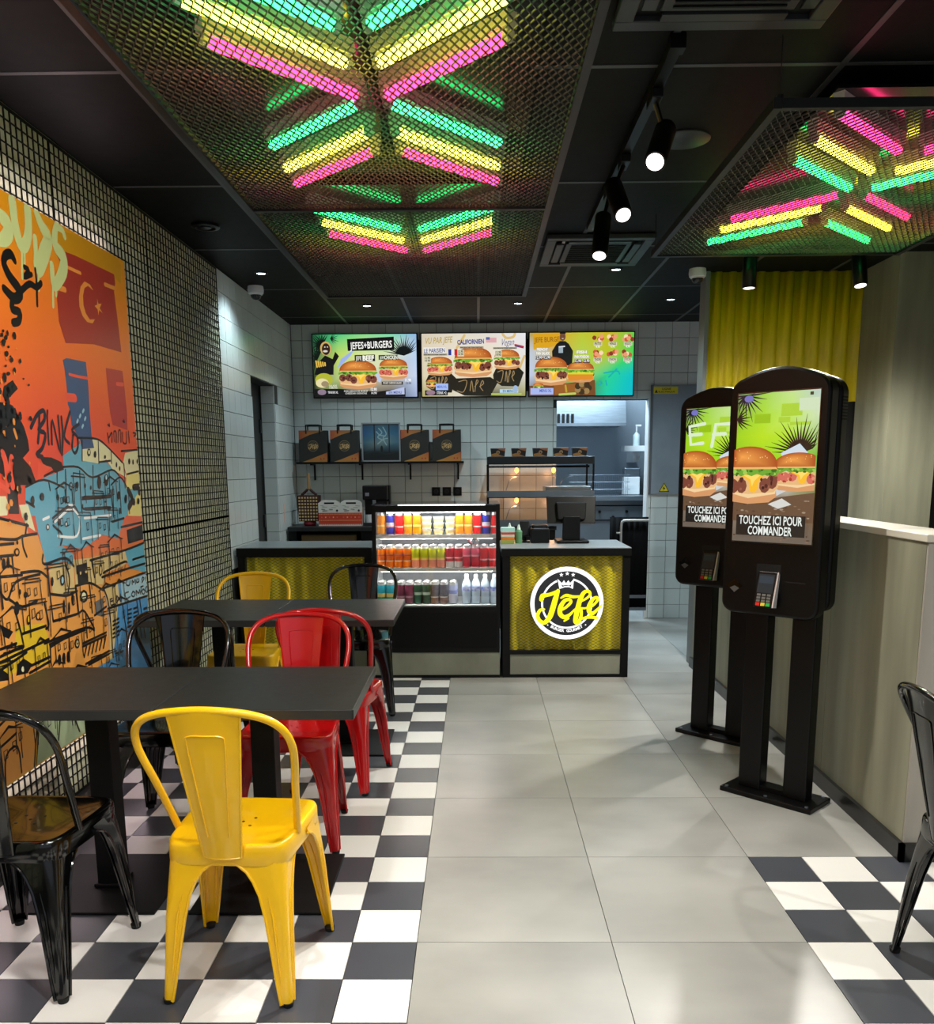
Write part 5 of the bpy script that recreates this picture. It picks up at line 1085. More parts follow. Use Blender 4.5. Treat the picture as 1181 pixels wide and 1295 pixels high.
def kiosk(label, x, y, sh):
    t = thing('ordering_kiosk', label, 'kiosk', (x, y, 0), R(-45), None)
    bp = MB().box(-.21, .21, -.10, .10, 0, .022).build('base_plate', m_kiosk, t, bevel=.003)
    for u in (-.185, 0, .185):
        for v in (-.082, .082): MB().cyl((u, v, .022), (u, v, .026), .008, seg=10).build('bolt', steel, bp)
    for u in (-.105, .105): MB().box(u-.052, u+.052, -.035, .035, .022, .90).build('post', m_kiosk, t, bevel=.006)
    MB().box(-.053, .053, -.03, .03, .022, .045).build('link_bar', m_kiosk, t)
    front = MB().prism(kiosk_outline(.212, .83, 1.832), -.158, -.080, 'y').build('front_shell', m_kiosk, t, bevel=.012)
    MB().prism(kiosk_outline(.198, .845, 1.815), -.080, -.058, 'y').build('seam_recess', rubber, t)
    bs = MB().prism(kiosk_outline(.212, .85, 1.825), -.058, .012, 'y').build('rear_shell', m_kiosk, t, bevel=.012)
    b = MB()
    for k in range(8): b.box(.2085, .2135, -.05, -.004, 1.62+.012*k, 1.626+.012*k)
    b.build('vent_slots', rubber, bs)
    a = Art(); kiosk_art(a, sh); a.clip(0, 0, .344, .598); MB().box(-.176, .176, -.1595, -.158, 1.130, 1.738).build('screen_glass', black_gloss, t)
    a.build('screen_picture', M_SCREEN, t, (-.172, -.1597, 1.135), (1, 0, 0), (0, 0, 1))
    MB().box(-.055, .052, -.1592, -.158, .93, 1.045).build('terminal_recess', rubber, t)
    ct = MB().hexa([(-.042, -.205, .872), (.042, -.205, .872), (.042, -.180, .868), (-.042, -.180, .868), (-.042, -.166, 1.018), (.042, -.166, 1.018), (.042, -.159, 1.005), (-.042, -.159, 1.005)]).build('card_terminal', black_plastic, t, bevel=.005)
    MB().hexa([(.042, -.206, .874), (.048, -.206, .874), (.048, -.176, .870), (.042, -.176, .870), (.042, -.167, 1.016), (.048, -.167, 1.016), (.048, -.157, 1.003), (.042, -.157, 1.003)]).build('silver_edge', mat('silver_plastic', (.8, .8, .8), .3, .3), ct)
    d = Vector((0, .039, .146)).normalized()
    def tp(u, s): return Vector((u, -.2055, .872))+d*s
    a = Art(); a.rect(-.034, .060, .034, .138, (.10, .16, .20)); a.rect(-.030, .10, .030, .130, (.16, .24, .30))
    for r_ in range(3):
        for c in range(3): a.rect(-.030+.022*c, .022+.0125*r_, -.014+.022*c, .031+.0125*r_, (.42, .43, .42))
    for c, col in enumerate(((.85, .15, .12), (.90, .80, .20), (.15, .70, .30))): a.rect(-.030+.022*c, .006, -.012+.022*c, .019, col)
    a.build('terminal_keys', M_PRINT, ct, tuple(tp(0, 0)), (1, 0, 0), tuple(d))
    sc_ = MB().prism([(-.185, .945), (-.15, .975), (-.115, .945), (-.15, .915)], -.1605, -.158, 'y').build('scanner_window', black_gloss, t)
    MB().prism([(-.172, .935), (-.15, .945), (-.128, .935), (-.15, .917)], -.1612, -.1605, 'y').build('scanner_mirror', steel_dull, sc_)
    MB().box(.075, .155, -.160, -.158, .975, .981).build('receipt_slot', rubber, t)
    return t
kiosk('black twin post ordering kiosk standing beside the low wall end', 1.502, 1.215, 0); kiosk('black twin post ordering kiosk behind the other one, in front of the yellow wall', 1.50, 2.108, 1)
MURAL = [('p','y',[(1.163,2.378),(1.321,2.402),(1.746,2.409),(1.787,2.383),(1.771,2.296),(1.683,2.314),(1.207,2.303),(1.096,2.312)]),
('p','R',[(1.11,2.3),(1.208,2.308),(1.304,2.315),(1.699,2.323),(1.704,2.283),(1.685,2.244),(1.705,2.106),(1.72,1.983),(1.422,1.979),(1.153,1.948),(1.135,1.977),(1.109,2.024),(1.109,2.115),(1.148,2.173),(1.218,2.239),(1.154,2.265)]),
('p','o',[(1.458,2.207),(1.428,2.226),(1.376,2.228),(1.333,2.199),(1.309,2.152),(1.307,2.114),(1.33,2.081),(1.371,2.063),(1.425,2.066),(1.453,2.087),(1.4,2.078),(1.365,2.097),(1.347,2.127),(1.349,2.165),(1.371,2.201),(1.406,2.216)]),
('p','o',[(1.49,2.182),(1.501,2.16),(1.535,2.166),(1.51,2.144),(1.539,2.126),(1.506,2.135),(1.491,2.11),(1.488,2.134),(1.459,2.144),(1.488,2.154)]),
('p','N',[(1.114,1.877),(1.149,1.889),(1.212,1.891),(1.327,1.894),(1.333,1.795),(1.326,1.688),(1.326,1.586),(1.206,1.572),(1.146,1.626),(1.14,1.687),(1.127,1.706),(1.129,1.776),(1.124,1.841)]),
('p','D',[(1.528,1.892),(1.715,1.899),(1.725,1.83),(1.734,1.713),(1.726,1.63),(1.558,1.646),(1.541,1.701),(1.535,1.785)]),
('p','K',[(0.585,1.677),(0.66,1.678),(0.694,1.671),(0.731,1.633),(0.761,1.598),(0.78,1.553),(0.783,1.516),(0.731,1.488),(0.781,1.456),(0.81,1.404),(0.769,1.39),(0.695,1.391),(0.671,1.355),(0.668,1.289),(0.598,1.293),(0.601,1.358),(0.605,1.424),(0.542,1.442)]),
('p','K',[(0.645,1.733),(0.71,1.761),(0.74,1.733),(0.691,1.706),(0.644,1.681),(0.631,1.706)]),
('p','T',[(0.731,1.386),(0.881,1.417),(1.045,1.446),(1.044,1.501),(1.128,1.528),(1.227,1.557),(1.401,1.539),(1.42,1.495),(1.549,1.439),(1.682,1.355),(1.674,1.229),(0.711,1.28)]),
('p','C',[(1.206,1.569),(1.382,1.575),(1.496,1.536),(1.643,1.474),(1.669,1.409),(1.521,1.445),(1.46,1.49),(1.363,1.473),(1.214,1.483),(1.223,1.535)]),
('p','N',[(1.207,1.577),(1.326,1.586),(1.342,1.538),(1.222,1.53)]),
('p','C',[(1.643,1.474),(1.675,1.522),(1.836,1.537),(1.834,1.438),(1.673,1.427)]),
('p','Y',[(1.673,1.427),(1.834,1.438),(1.851,1.219),(1.659,1.23),(1.659,1.356)]),
('p','K',[(0.856,1.494),(0.947,1.493),(1.029,1.476),(1.045,1.446),(0.967,1.434),(0.94,1.456),(0.88,1.465)]),
('p','r',[(0.842,1.475),(0.871,1.47),(0.934,1.453),(0.861,1.417),(0.82,1.403)]),
('p','O',[(0.509,1.285),(0.712,1.25),(0.717,1.217),(0.782,1.213),(0.822,1.126),(0.844,1.055),(0.839,0.964),(1.037,0.948),(1.235,0.958),(1.353,0.936),(1.358,0.836),(1.326,0.579),(1.103,0.56),(0.406,0.721)]),
('p','C',[(0.673,1.321),(0.736,1.321),(0.772,1.219),(0.711,1.245),(0.686,1.278)]),
('p','C',[(0.522,1.357),(0.589,1.355),(0.602,1.319),(0.586,1.289),(0.51,1.288)]),
('p','t',[(1.062,1.084),(1.213,1.075),(1.595,1.078),(1.619,1.02),(1.546,1.0),(1.364,0.994),(1.324,0.946),(1.235,0.958),(1.063,0.944)]),
('p','T',[(1.586,1.079),(1.877,1.089),(1.869,0.942),(1.63,0.984)]),
('p','B',[(1.322,0.937),(1.517,0.938),(1.872,0.934),(1.88,0.73),(1.899,0.442),(1.325,0.573),(1.358,0.836),(1.566,0.83),(1.856,0.82),(1.858,0.831),(1.351,0.843)]),
('p','t',[(1.322,0.937),(1.482,0.932),(1.489,0.835),(1.358,0.836)]),
('p','t',[(1.364,0.828),(1.462,0.826),(1.426,0.722),(1.349,0.574),(1.326,0.579)]),
('p','S',[(1.516,0.935),(1.867,0.931),(1.864,0.827),(1.514,0.828)]),
('p','T',[(0.739,1.34),(0.845,1.375),(1.848,1.352),(1.603,1.215),(1.519,1.132),(1.364,1.164),(1.15,1.118),(0.972,1.152),(0.822,1.126),(0.793,1.212),(0.782,1.273)]),
('p','T',[(0.823,1.131),(0.971,1.149),(1.066,1.102),(1.057,1.054),(0.985,1.086),(0.826,1.08)]),
('p','t',[(0.848,1.077),(0.984,1.08),(1.057,1.054),(1.05,0.946),(0.864,0.966)]),
('p','O',[(1.056,0.975),(1.18,0.972),(1.319,0.921),(1.184,0.838),(1.049,0.866)]),
('p','M',[(0.573,0.891),(0.775,0.871),(0.798,0.804),(0.785,0.702),(0.618,0.738),(0.407,0.726),(0.419,0.796),(0.547,0.805)]),
('p','O',[(0.778,0.854),(1.116,0.855),(1.199,0.764),(0.806,0.785)]),
('p','O',[(0.809,0.767),(1.116,0.78),(1.33,0.727),(1.326,0.579),(0.797,0.7)]),
('p','K',[(0.795,0.787),(1.09,0.791),(1.129,0.777),(0.915,0.775),(0.803,0.765)]),
('p','K',[(0.559,0.759),(0.603,0.771),(0.661,0.736),(0.624,0.711),(0.542,0.72)]),
('p','K',[(0.415,0.773),(0.499,0.762),(0.491,0.716),(0.408,0.731)]),
('p','K',[(0.47,0.92),(0.551,0.879),(0.517,0.859),(0.482,0.876)]),
('p','K',[(1.629,1.165),(1.844,1.179),(1.85,1.106),(1.634,1.099)]),
('p','K',[(1.084,1.057),(1.182,1.059),(1.181,0.978),(1.083,0.978)]),
('p','M',[(0.457,0.793),(0.534,0.786),(0.545,0.735),(0.495,0.736),(0.46,0.76)]),
('p','g',[(1.221,0.883),(1.313,0.889),(1.313,0.803),(1.24,0.822)]),
('s','o',[(1.227,2.252),(1.343,2.254)],0.014),
('s','o',[(1.584,2.257),(1.703,2.262)],0.018),
('s','o',[(1.134,2.155),(1.186,2.158)],0.022),
('s','G',[(0.727,2.316),(0.768,2.301),(0.773,2.271),(0.74,2.242),(0.693,2.224)],[0.0495,0.066,0.066,0.055,0.033]),
('s','G',[(0.821,2.391),(0.827,2.316),(0.851,2.254),(0.891,2.261),(0.923,2.317),(0.93,2.394)],0.0523),
('s','G',[(0.864,2.257),(0.844,2.132)],0.0138),
('s','G',[(0.883,2.261),(0.871,2.182)],0.0121),
('s','G',[(0.996,2.398),(1.03,2.359),(1.075,2.326),(1.033,2.263),(0.973,2.192),(0.965,2.243),(0.968,2.3)],[0.0385,0.0495,0.066,0.077,0.066,0.033,0.033]),
('s','G',[(0.949,2.182),(0.944,2.147)],0.0138),
('s','G',[(0.973,2.177),(0.963,2.113)],0.0138),
('s','G',[(1.163,2.408),(1.135,2.356),(1.134,2.311),(1.192,2.284),(1.182,2.231),(1.094,2.155),(1.086,2.231)],[0.0275,0.044,0.0495,0.0605,0.066,0.044,0.033]),
('s','G',[(1.165,2.389),(1.202,2.388),(1.221,2.367)],0.0275),
('s','G',[(1.081,2.15),(1.069,2.073)],0.0165),
('s','G',[(1.107,2.155),(1.102,2.119)],0.0138),
('s','K',[(0.801,2.182),(0.777,2.2),(0.738,2.186),(0.724,2.157),(0.753,2.122),(0.82,2.081),(0.776,2.05),(0.708,2.071)],[0.025,0.035,0.035,0.035,0.04,0.045,0.04,0.03]),
('s','K',[(0.83,2.087),(0.895,2.123),(0.945,2.121),(0.985,2.143)],0.025),
('s','K',[(0.866,2.176),(0.899,2.171),(0.859,2.14),(0.917,2.161)],0.02),
('s','K',[(0.949,2.187),(0.949,2.134),(0.941,2.055)],0.015),
('s','K',[(0.758,2.039),(0.752,2.009),(0.802,2.008),(0.791,1.976),(0.751,1.963)],0.03),
('s','r',[(1.16,1.827),(1.23,1.826),(1.327,1.828)],0.012),
('s','r',[(1.126,1.734),(1.195,1.736)],0.035),
('s','r',[(1.112,1.745),(1.15,1.741)],0.014),
('s','S',[(1.223,1.661),(1.234,1.671)],0.012),
('s','S',[(1.257,1.684),(1.269,1.694)],0.012),
('s','S',[(1.195,1.639),(1.206,1.649)],0.012),
('s','S',[(1.27,1.653),(1.281,1.663)],0.012),
('s','S',[(1.239,1.62),(1.251,1.63)],0.012),
('s','r',[(1.636,1.833),(1.711,1.837)],0.018),
('s','r',[(0.594,1.504),(0.609,1.469),(0.609,1.398)],0.03),
('s','r',[(0.651,1.487),(0.634,1.442),(0.641,1.388)],0.03),
('s','r',[(0.55,1.399),(0.581,1.385),(0.612,1.371)],0.02),
('s','o',[(0.619,1.592),(0.642,1.58),(0.623,1.57)],0.02),
('s','o',[(0.687,1.586),(0.699,1.56)],0.015),
('s','K',[(1.195,1.576),(1.382,1.576),(1.496,1.539),(1.636,1.477)],0.009),
('s','K',[(1.631,1.53),(1.716,1.535),(1.836,1.54)],0.009),
('s','K',[(1.02,1.456),(1.173,1.456),(1.3,1.413),(1.507,1.445),(1.588,1.416)],0.009),
('s','K',[(0.731,1.384),(0.87,1.408),(1.032,1.375)],0.009),
('s','K',[(0.877,1.422),(0.98,1.446)],0.009),
('s','K',[(1.487,1.377),(1.602,1.41),(1.681,1.349)],0.009),
('s','K',[(1.056,1.446),(1.046,1.359),(1.032,1.314)],0.009),
('s','K',[(1.182,1.44),(1.172,1.325),(1.174,1.266)],0.009),
('s','K',[(1.315,1.462),(1.291,1.331)],0.009),
('s','K',[(1.478,1.439),(1.466,1.337)],0.009),
('s','K',[(1.186,1.332),(1.472,1.331)],0.009),
('s','K',[(1.184,1.324),(1.47,1.323)],0.009),
('s','K',[(1.229,1.567),(1.214,1.483)],0.009),
('s','K',[(1.387,1.566),(1.376,1.473)],0.009),
('s','K',[(1.516,1.531),(1.512,1.474)],0.009),
('s','K',[(1.651,1.474),(1.645,1.362)],0.009),
('s','K',[(0.908,1.397),(0.913,1.368)],0.009),
('s','K',[(0.984,1.441),(0.976,1.396)],0.009),
('s','K',[(1.202,1.286),(1.462,1.28)],0.009),
('s','K',[(1.68,1.424),(1.834,1.438)],0.009),
('s','K',[(1.682,1.355),(1.676,1.241)],0.009),
('s','K',[(1.748,1.372),(1.864,1.376)],0.009),
('s','K',[(1.377,1.478),(1.5,1.485)],0.009),
('s','K',[(1.585,1.398),(1.578,1.246)],0.009),
('s','K',[(1.507,1.371),(1.492,1.25)],0.009),
('s','K',[(1.681,1.349),(1.72,1.306),(1.674,1.271)],0.035),
('s','K',[(1.746,1.36),(1.81,1.358),(1.814,1.334)],0.03),
('s','I',[(0.808,1.6),(0.865,1.65),(0.918,1.668),(0.917,1.634),(0.864,1.594),(0.914,1.581),(0.882,1.528),(0.833,1.503),(0.876,1.494)],0.018),
('s','I',[(0.88,1.651),(0.869,1.594),(0.851,1.546)],0.015),
('s','I',[(0.948,1.669),(0.94,1.635),(0.935,1.543)],0.013),
('s','I',[(0.961,1.544),(0.979,1.637),(1.025,1.513),(1.032,1.655)],0.013),
('s','I',[(1.059,1.652),(1.059,1.582),(1.037,1.506)],0.015),
('s','I',[(1.138,1.676),(1.07,1.582),(1.109,1.551)],0.015),
('s','I',[(1.211,1.632),(1.142,1.605),(1.184,1.581),(1.185,1.54),(1.154,1.513),(1.131,1.533),(1.15,1.585)],0.014),
('s','I',[(1.492,1.606),(1.501,1.564)],0.008),
('s','I',[(1.505,1.587),(1.541,1.611),(1.533,1.568)],0.008),
('s','I',[(1.559,1.572),(1.564,1.615),(1.588,1.613),(1.58,1.568)],0.008),
('s','I',[(1.602,1.57),(1.619,1.62),(1.641,1.621),(1.635,1.571)],0.008),
('s','I',[(1.662,1.616),(1.659,1.572),(1.699,1.57),(1.709,1.62)],0.008),
('s','I',[(1.732,1.624),(1.735,1.571)],0.008),
('s','I',[(1.502,1.644),(1.522,1.638),(1.517,1.649)],0.008),
('s','I',[(1.672,1.669),(1.694,1.664),(1.688,1.675)],0.008),
('s','I',[(1.795,1.621),(1.826,1.616),(1.799,1.603)],0.008),
('s','K',[(0.537,1.281),(0.722,1.244)],0.011),
('s','K',[(0.514,1.212),(0.62,1.201),(0.683,1.209),(0.781,1.21)],0.011),
('s','K',[(0.513,1.151),(0.6,1.147)],0.011),
('s','K',[(0.639,1.079),(0.767,1.07),(0.83,1.04)],0.011),
('s','K',[(0.673,1.21),(0.672,1.172),(0.691,1.133)],0.011),
('s','K',[(0.491,1.082),(0.647,1.07)],0.011),
('s','K',[(0.491,1.03),(0.533,0.998),(0.603,1.052),(0.776,1.058)],0.011),
('s','K',[(0.543,0.997),(0.627,0.957),(0.736,0.962)],0.011),
('s','K',[(0.574,0.95),(0.6,0.87),(0.611,0.813)],0.011),
('s','K',[(0.609,0.86),(0.785,0.858)],0.011),
('s','K',[(0.789,0.943),(0.808,0.86),(0.783,0.847)],0.011),
('s','K',[(0.837,1.079),(0.839,0.964),(0.845,0.865)],0.011),
('s','K',[(0.847,0.972),(0.972,0.948),(1.051,0.952)],0.011),
('s','K',[(0.984,1.08),(1.01,1.012),(0.986,0.955)],0.011),
('s','K',[(1.056,0.975),(1.062,0.864)],0.011),
('s','K',[(1.056,0.975),(1.194,0.97),(1.319,0.921)],0.011),
('s','K',[(1.185,0.964),(1.192,0.843)],0.011),
('s','K',[(0.845,0.865),(1.048,0.86),(1.117,0.861),(1.2,0.771)],0.011),
('s','K',[(0.761,0.794),(1.104,0.791),(1.199,0.764)],0.011),
('s','K',[(1.129,0.853),(1.124,0.747)],0.011),
('s','K',[(0.804,0.774),(0.797,0.7)],0.011),
('s','K',[(1.078,0.73),(1.315,0.733)],0.011),
('s','K',[(1.076,0.718),(1.313,0.72)],0.011),
('s','K',[(1.09,0.64),(1.331,0.646)],0.011),
('s','K',[(1.116,0.63),(1.328,0.633)],0.011),
('s','K',[(1.321,0.934),(1.366,0.834),(1.365,0.571)],0.011),
('s','K',[(1.35,0.834),(1.857,0.824)],0.011),
('s','K',[(1.514,0.831),(1.563,0.526)],0.011),
('s','K',[(1.684,0.831),(1.713,0.632)],0.011),
('s','K',[(1.721,0.829),(1.76,0.623)],0.011),
('s','K',[(1.305,0.929),(1.466,0.934),(1.869,0.942)],0.011),
('s','K',[(1.315,0.98),(1.56,0.985),(1.867,0.986)],0.011),
('s','K',[(1.333,0.997),(1.549,1.02),(1.601,1.018)],0.011),
('s','K',[(1.673,1.021),(1.864,1.024)],0.011),
('s','K',[(1.211,1.065),(1.594,1.074),(1.877,1.089)],0.011),
('s','K',[(1.225,1.061),(1.241,0.989)],0.011),
('s','K',[(1.211,0.827),(1.336,0.846)],0.011),
('s','K',[(0.455,0.835),(0.563,0.834)],0.011),
('s','K',[(0.446,0.79),(0.798,0.804)],0.011),
('s','K',[(0.432,0.762),(0.627,0.788)],0.011),
('s','K',[(0.649,0.733),(0.797,0.735)],0.011),
('s','K',[(0.634,0.709),(0.794,0.718)],0.011),
('s','K',[(0.695,1.213),(0.712,1.25)],0.011),
('s','K',[(0.912,1.26),(1.077,1.305),(1.138,1.272)],0.011),
('s','K',[(0.915,1.246),(1.075,1.293),(1.129,1.26)],0.011),
('s','K',[(0.959,1.153),(0.979,1.192),(0.913,1.232)],0.011),
('s','K',[(1.204,1.333),(1.474,1.328)],0.011),
('s','K',[(1.184,1.3),(1.208,1.281),(1.464,1.276)],0.011),
('s','K',[(1.036,1.365),(1.04,1.318)],0.011),
('s','K',[(0.727,1.33),(0.778,1.311)],0.011),
('s','K',[(0.811,1.127),(0.816,1.092),(0.987,1.098),(1.057,1.057)],0.011),
('s','K',[(1.563,1.183),(1.846,1.19)],0.011),
('s','K',[(1.468,1.213),(1.604,1.222)],0.011),
('s','K',[(1.478,1.354),(1.489,1.235)],0.011),
('s','K',[(0.52,1.191),(0.608,1.188)],0.011),
('s','K',[(0.589,1.143),(0.589,1.085)],0.011),
('s','K',[(0.45,0.81),(0.601,0.815)],0.011),
('s','W',[(0.927,1.245),(1.074,1.29),(1.147,1.247)],0.011),
('s','W',[(0.941,1.189),(1.106,1.177),(1.148,1.253)],0.011),
('s','W',[(1.188,1.245),(1.458,1.243)],0.011),
('s','W',[(1.158,1.161),(1.333,1.163)],0.011),
('s','W',[(0.835,1.259),(0.884,1.267)],0.011),
('s','K',[(1.082,0.673),(1.11,0.711)],0.012),
('s','K',[(1.118,0.673),(1.147,0.711)],0.012),
('s','K',[(1.156,0.672),(1.185,0.712)],0.012),
('s','K',[(1.194,0.672),(1.224,0.712)],0.012),
('s','K',[(1.233,0.672),(1.263,0.712)],0.012),
('s','K',[(1.273,0.672),(1.303,0.712)],0.012),
('s','K',[(1.344,0.97),(1.357,0.991)],0.006),
('s','K',[(1.378,0.972),(1.392,0.993)],0.006),
('s','K',[(1.414,0.973),(1.428,0.995)],0.006),
('s','K',[(1.45,0.975),(1.464,0.997)],0.006),
('s','K',[(1.487,0.977),(1.501,0.999)],0.006),
('s','K',[(1.524,0.978),(1.539,1.001)],0.006),
('s','K',[(1.563,0.98),(1.577,1.003)],0.006),
('s','K',[(1.394,0.769),(1.419,0.771)],0.01),
('s','K',[(1.39,0.751),(1.415,0.753)],0.01),
('s','K',[(1.387,0.732),(1.412,0.735)],0.01),
('s','K',[(1.384,0.714),(1.409,0.716)],0.01),
('s','K',[(1.38,0.696),(1.405,0.698)],0.01),
('s','K',[(1.437,0.77),(1.462,0.772)],0.01),
('s','K',[(1.433,0.751),(1.459,0.754)],0.01),
('s','K',[(1.43,0.733),(1.455,0.735)],0.01),
('s','K',[(1.426,0.714),(1.452,0.716)],0.01),
('s','K',[(1.423,0.696),(1.448,0.698)],0.01),
('s','K',[(1.568,0.791),(1.612,0.791)],0.01),
('s','K',[(1.564,0.772),(1.609,0.771)],0.01),
('s','K',[(1.56,0.753),(1.605,0.752)],0.01),
('s','K',[(1.557,0.734),(1.601,0.733)],0.01),
('s','K',[(1.553,0.714),(1.598,0.713)],0.01),
('s','K',[(1.639,0.788),(1.685,0.788)],0.01),
('s','K',[(1.635,0.768),(1.682,0.768)],0.01),
('s','K',[(1.632,0.749),(1.678,0.748)],0.01),
('s','K',[(1.628,0.73),(1.674,0.729)],0.01),
('s','K',[(1.624,0.71),(1.67,0.709)],0.01),
('s','K',[(1.767,0.767),(1.806,0.766)],0.012),
('s','K',[(1.763,0.745),(1.802,0.745)],0.012),
('s','K',[(1.759,0.724),(1.798,0.723)],0.012),
('s','K',[(1.391,0.62),(1.424,0.62)],0.01),
('s','K',[(1.448,0.615),(1.482,0.614)],0.01),
('s','K',[(1.388,0.607),(1.421,0.606)],0.01),
('s','K',[(1.446,0.601),(1.48,0.601)],0.01),
('s','K',[(1.386,0.593),(1.419,0.593)],0.01),
('s','K',[(1.443,0.588),(1.477,0.587)],0.01),
('s','K',[(1.383,0.58),(1.416,0.58)],0.01),
('s','K',[(1.441,0.574),(1.475,0.574)],0.01),
('s','I',[(1.381,0.872),(1.384,0.845),(1.424,0.845)],0.007),
('s','I',[(1.379,0.862),(1.416,0.861)],0.007),
('s','I',[(1.405,0.872),(1.381,0.872)],0.007),
('s','I',[(1.457,0.84),(1.455,0.878),(1.499,0.844),(1.497,0.879)],0.007),
('s','I',[(1.592,0.876),(1.553,0.874),(1.561,0.849),(1.606,0.851)],0.007),
('s','I',[(1.646,0.872),(1.625,0.857),(1.65,0.845),(1.67,0.858),(1.649,0.871)],0.007),
('s','I',[(1.686,0.845),(1.686,0.87),(1.712,0.852),(1.728,0.868),(1.737,0.845)],0.007),
('s','I',[(1.772,0.865),(1.754,0.853),(1.775,0.839),(1.796,0.851),(1.776,0.865)],0.007),
('s','I',[(1.75,0.879),(1.745,0.854)],0.007),
('s','I',[(1.744,0.88),(1.778,0.879)],0.007),
('s','I',[(1.805,0.864),(1.836,0.871),(1.841,0.845),(1.811,0.845),(1.805,0.864)],0.007),
('s','I',[(1.585,0.933),(1.573,0.913),(1.607,0.906),(1.619,0.925)],0.007),
('s','I',[(1.643,0.904),(1.646,0.925),(1.662,0.912),(1.683,0.924),(1.684,0.902)],0.007),
('s','I',[(1.707,0.925),(1.698,0.908),(1.726,0.908),(1.729,0.922)],0.007),
('s','I',[(1.765,0.91),(1.777,0.923),(1.795,0.914),(1.767,0.899)],0.007),
('s','I',[(1.815,0.919),(1.812,0.901)],0.007),
('w','K',[(0.68,1.925),(0.677,1.92),(0.671,1.918),(0.666,1.918),(0.664,1.922),(0.667,1.927),(0.673,1.929),(0.679,1.928)]),
('w','K',[(0.699,1.905),(0.694,1.898),(0.684,1.894),(0.676,1.895),(0.673,1.901),(0.678,1.908),(0.688,1.912),(0.696,1.911)]),
('w','K',[(0.684,1.889),(0.68,1.884),(0.673,1.881),(0.667,1.882),(0.665,1.887),(0.669,1.891),(0.676,1.894),(0.682,1.893)]),
('w','K',[(0.671,1.91),(0.667,1.904),(0.659,1.901),(0.652,1.902),(0.65,1.907),(0.654,1.913),(0.662,1.916),(0.669,1.915)]),
('w','K',[(0.706,1.874),(0.703,1.87),(0.697,1.868),(0.693,1.868),(0.691,1.872),(0.694,1.876),(0.699,1.878),(0.704,1.877)]),
('w','K',[(0.695,1.85),(0.689,1.842),(0.678,1.837),(0.669,1.839),(0.666,1.846),(0.671,1.854),(0.682,1.858),(0.692,1.856)]),
('w','K',[(0.712,1.842),(0.71,1.84),(0.706,1.838),(0.702,1.839),(0.701,1.841),(0.703,1.844),(0.707,1.846),(0.711,1.845)]),
('w','K',[(0.791,1.774),(0.789,1.771),(0.783,1.769),(0.778,1.77),(0.776,1.772),(0.779,1.775),(0.784,1.776),(0.79,1.776)]),
('w','K',[(0.827,1.754),(0.823,1.751),(0.816,1.749),(0.81,1.749),(0.808,1.752),(0.811,1.756),(0.818,1.758),(0.825,1.757)]),
('w','K',[(0.693,1.781),(0.688,1.776),(0.678,1.773),(0.668,1.774),(0.665,1.779),(0.67,1.784),(0.68,1.787),(0.69,1.786)]),
('w','K',[(0.675,1.806),(0.672,1.802),(0.666,1.8),(0.66,1.801),(0.658,1.804),(0.661,1.807),(0.667,1.809),(0.673,1.809)]),
('w','K',[(0.732,1.737),(0.726,1.73),(0.712,1.726),(0.7,1.727),(0.696,1.733),(0.703,1.74),(0.716,1.744),(0.728,1.742)]),
('w','K',[(0.686,1.706),(0.682,1.701),(0.673,1.699),(0.664,1.7),(0.662,1.704),(0.666,1.709),(0.675,1.711),(0.683,1.71)]),
('w','K',[(1.106,1.379),(1.099,1.366),(1.086,1.361),(1.075,1.367),(1.072,1.379),(1.079,1.392),(1.092,1.397),(1.103,1.392)]),
('w','K',[(1.159,1.383),(1.153,1.372),(1.142,1.367),(1.133,1.372),(1.131,1.383),(1.137,1.394),(1.148,1.399),(1.157,1.394)]),
('w','K',[(1.229,1.379),(1.224,1.371),(1.217,1.368),(1.211,1.372),(1.209,1.379),(1.213,1.387),(1.221,1.39),(1.227,1.386)]),
('w','K',[(1.282,1.37),(1.278,1.363),(1.271,1.36),(1.265,1.363),(1.264,1.37),(1.268,1.377),(1.275,1.38),(1.28,1.377)]),
('w','K',[(0.976,1.339),(0.972,1.33),(0.963,1.327),(0.957,1.331),(0.955,1.339),(0.96,1.348),(0.968,1.351),(0.975,1.347)]),
('w','K',[(1.021,1.33),(1.018,1.323),(1.011,1.32),(1.005,1.323),(1.004,1.33),(1.008,1.337),(1.015,1.34),(1.02,1.337)]),
('w','K',[(1.299,1.518),(1.292,1.506),(1.278,1.501),(1.267,1.506),(1.264,1.518),(1.272,1.53),(1.285,1.535),(1.296,1.53)]),
('w','K',[(1.355,1.511),(1.349,1.5),(1.338,1.496),(1.329,1.5),(1.327,1.511),(1.333,1.521),(1.344,1.526),(1.353,1.522)]),
('w','K',[(1.727,1.484),(1.721,1.473),(1.711,1.469),(1.703,1.473),(1.702,1.484),(1.707,1.494),(1.717,1.499),(1.725,1.494)]),
('w','K',[(1.77,1.481),(1.766,1.472),(1.758,1.468),(1.752,1.472),(1.751,1.481),(1.756,1.49),(1.763,1.494),(1.769,1.491)]),
('w','K',[(1.824,1.485),(1.82,1.476),(1.812,1.472),(1.806,1.476),(1.805,1.484),(1.809,1.493),(1.817,1.497),(1.823,1.493)]),
('w','K',[(1.452,1.501),(1.448,1.495),(1.44,1.492),(1.432,1.495),(1.43,1.501),(1.435,1.507),(1.443,1.51),(1.45,1.508)]),
('w','K',[(1.57,1.468),(1.566,1.459),(1.559,1.455),(1.553,1.459),(1.553,1.468),(1.557,1.477),(1.564,1.481),(1.569,1.477)]),
('w','K',[(1.603,1.451),(1.599,1.443),(1.592,1.439),(1.587,1.443),(1.586,1.451),(1.59,1.459),(1.597,1.462),(1.602,1.459)]),
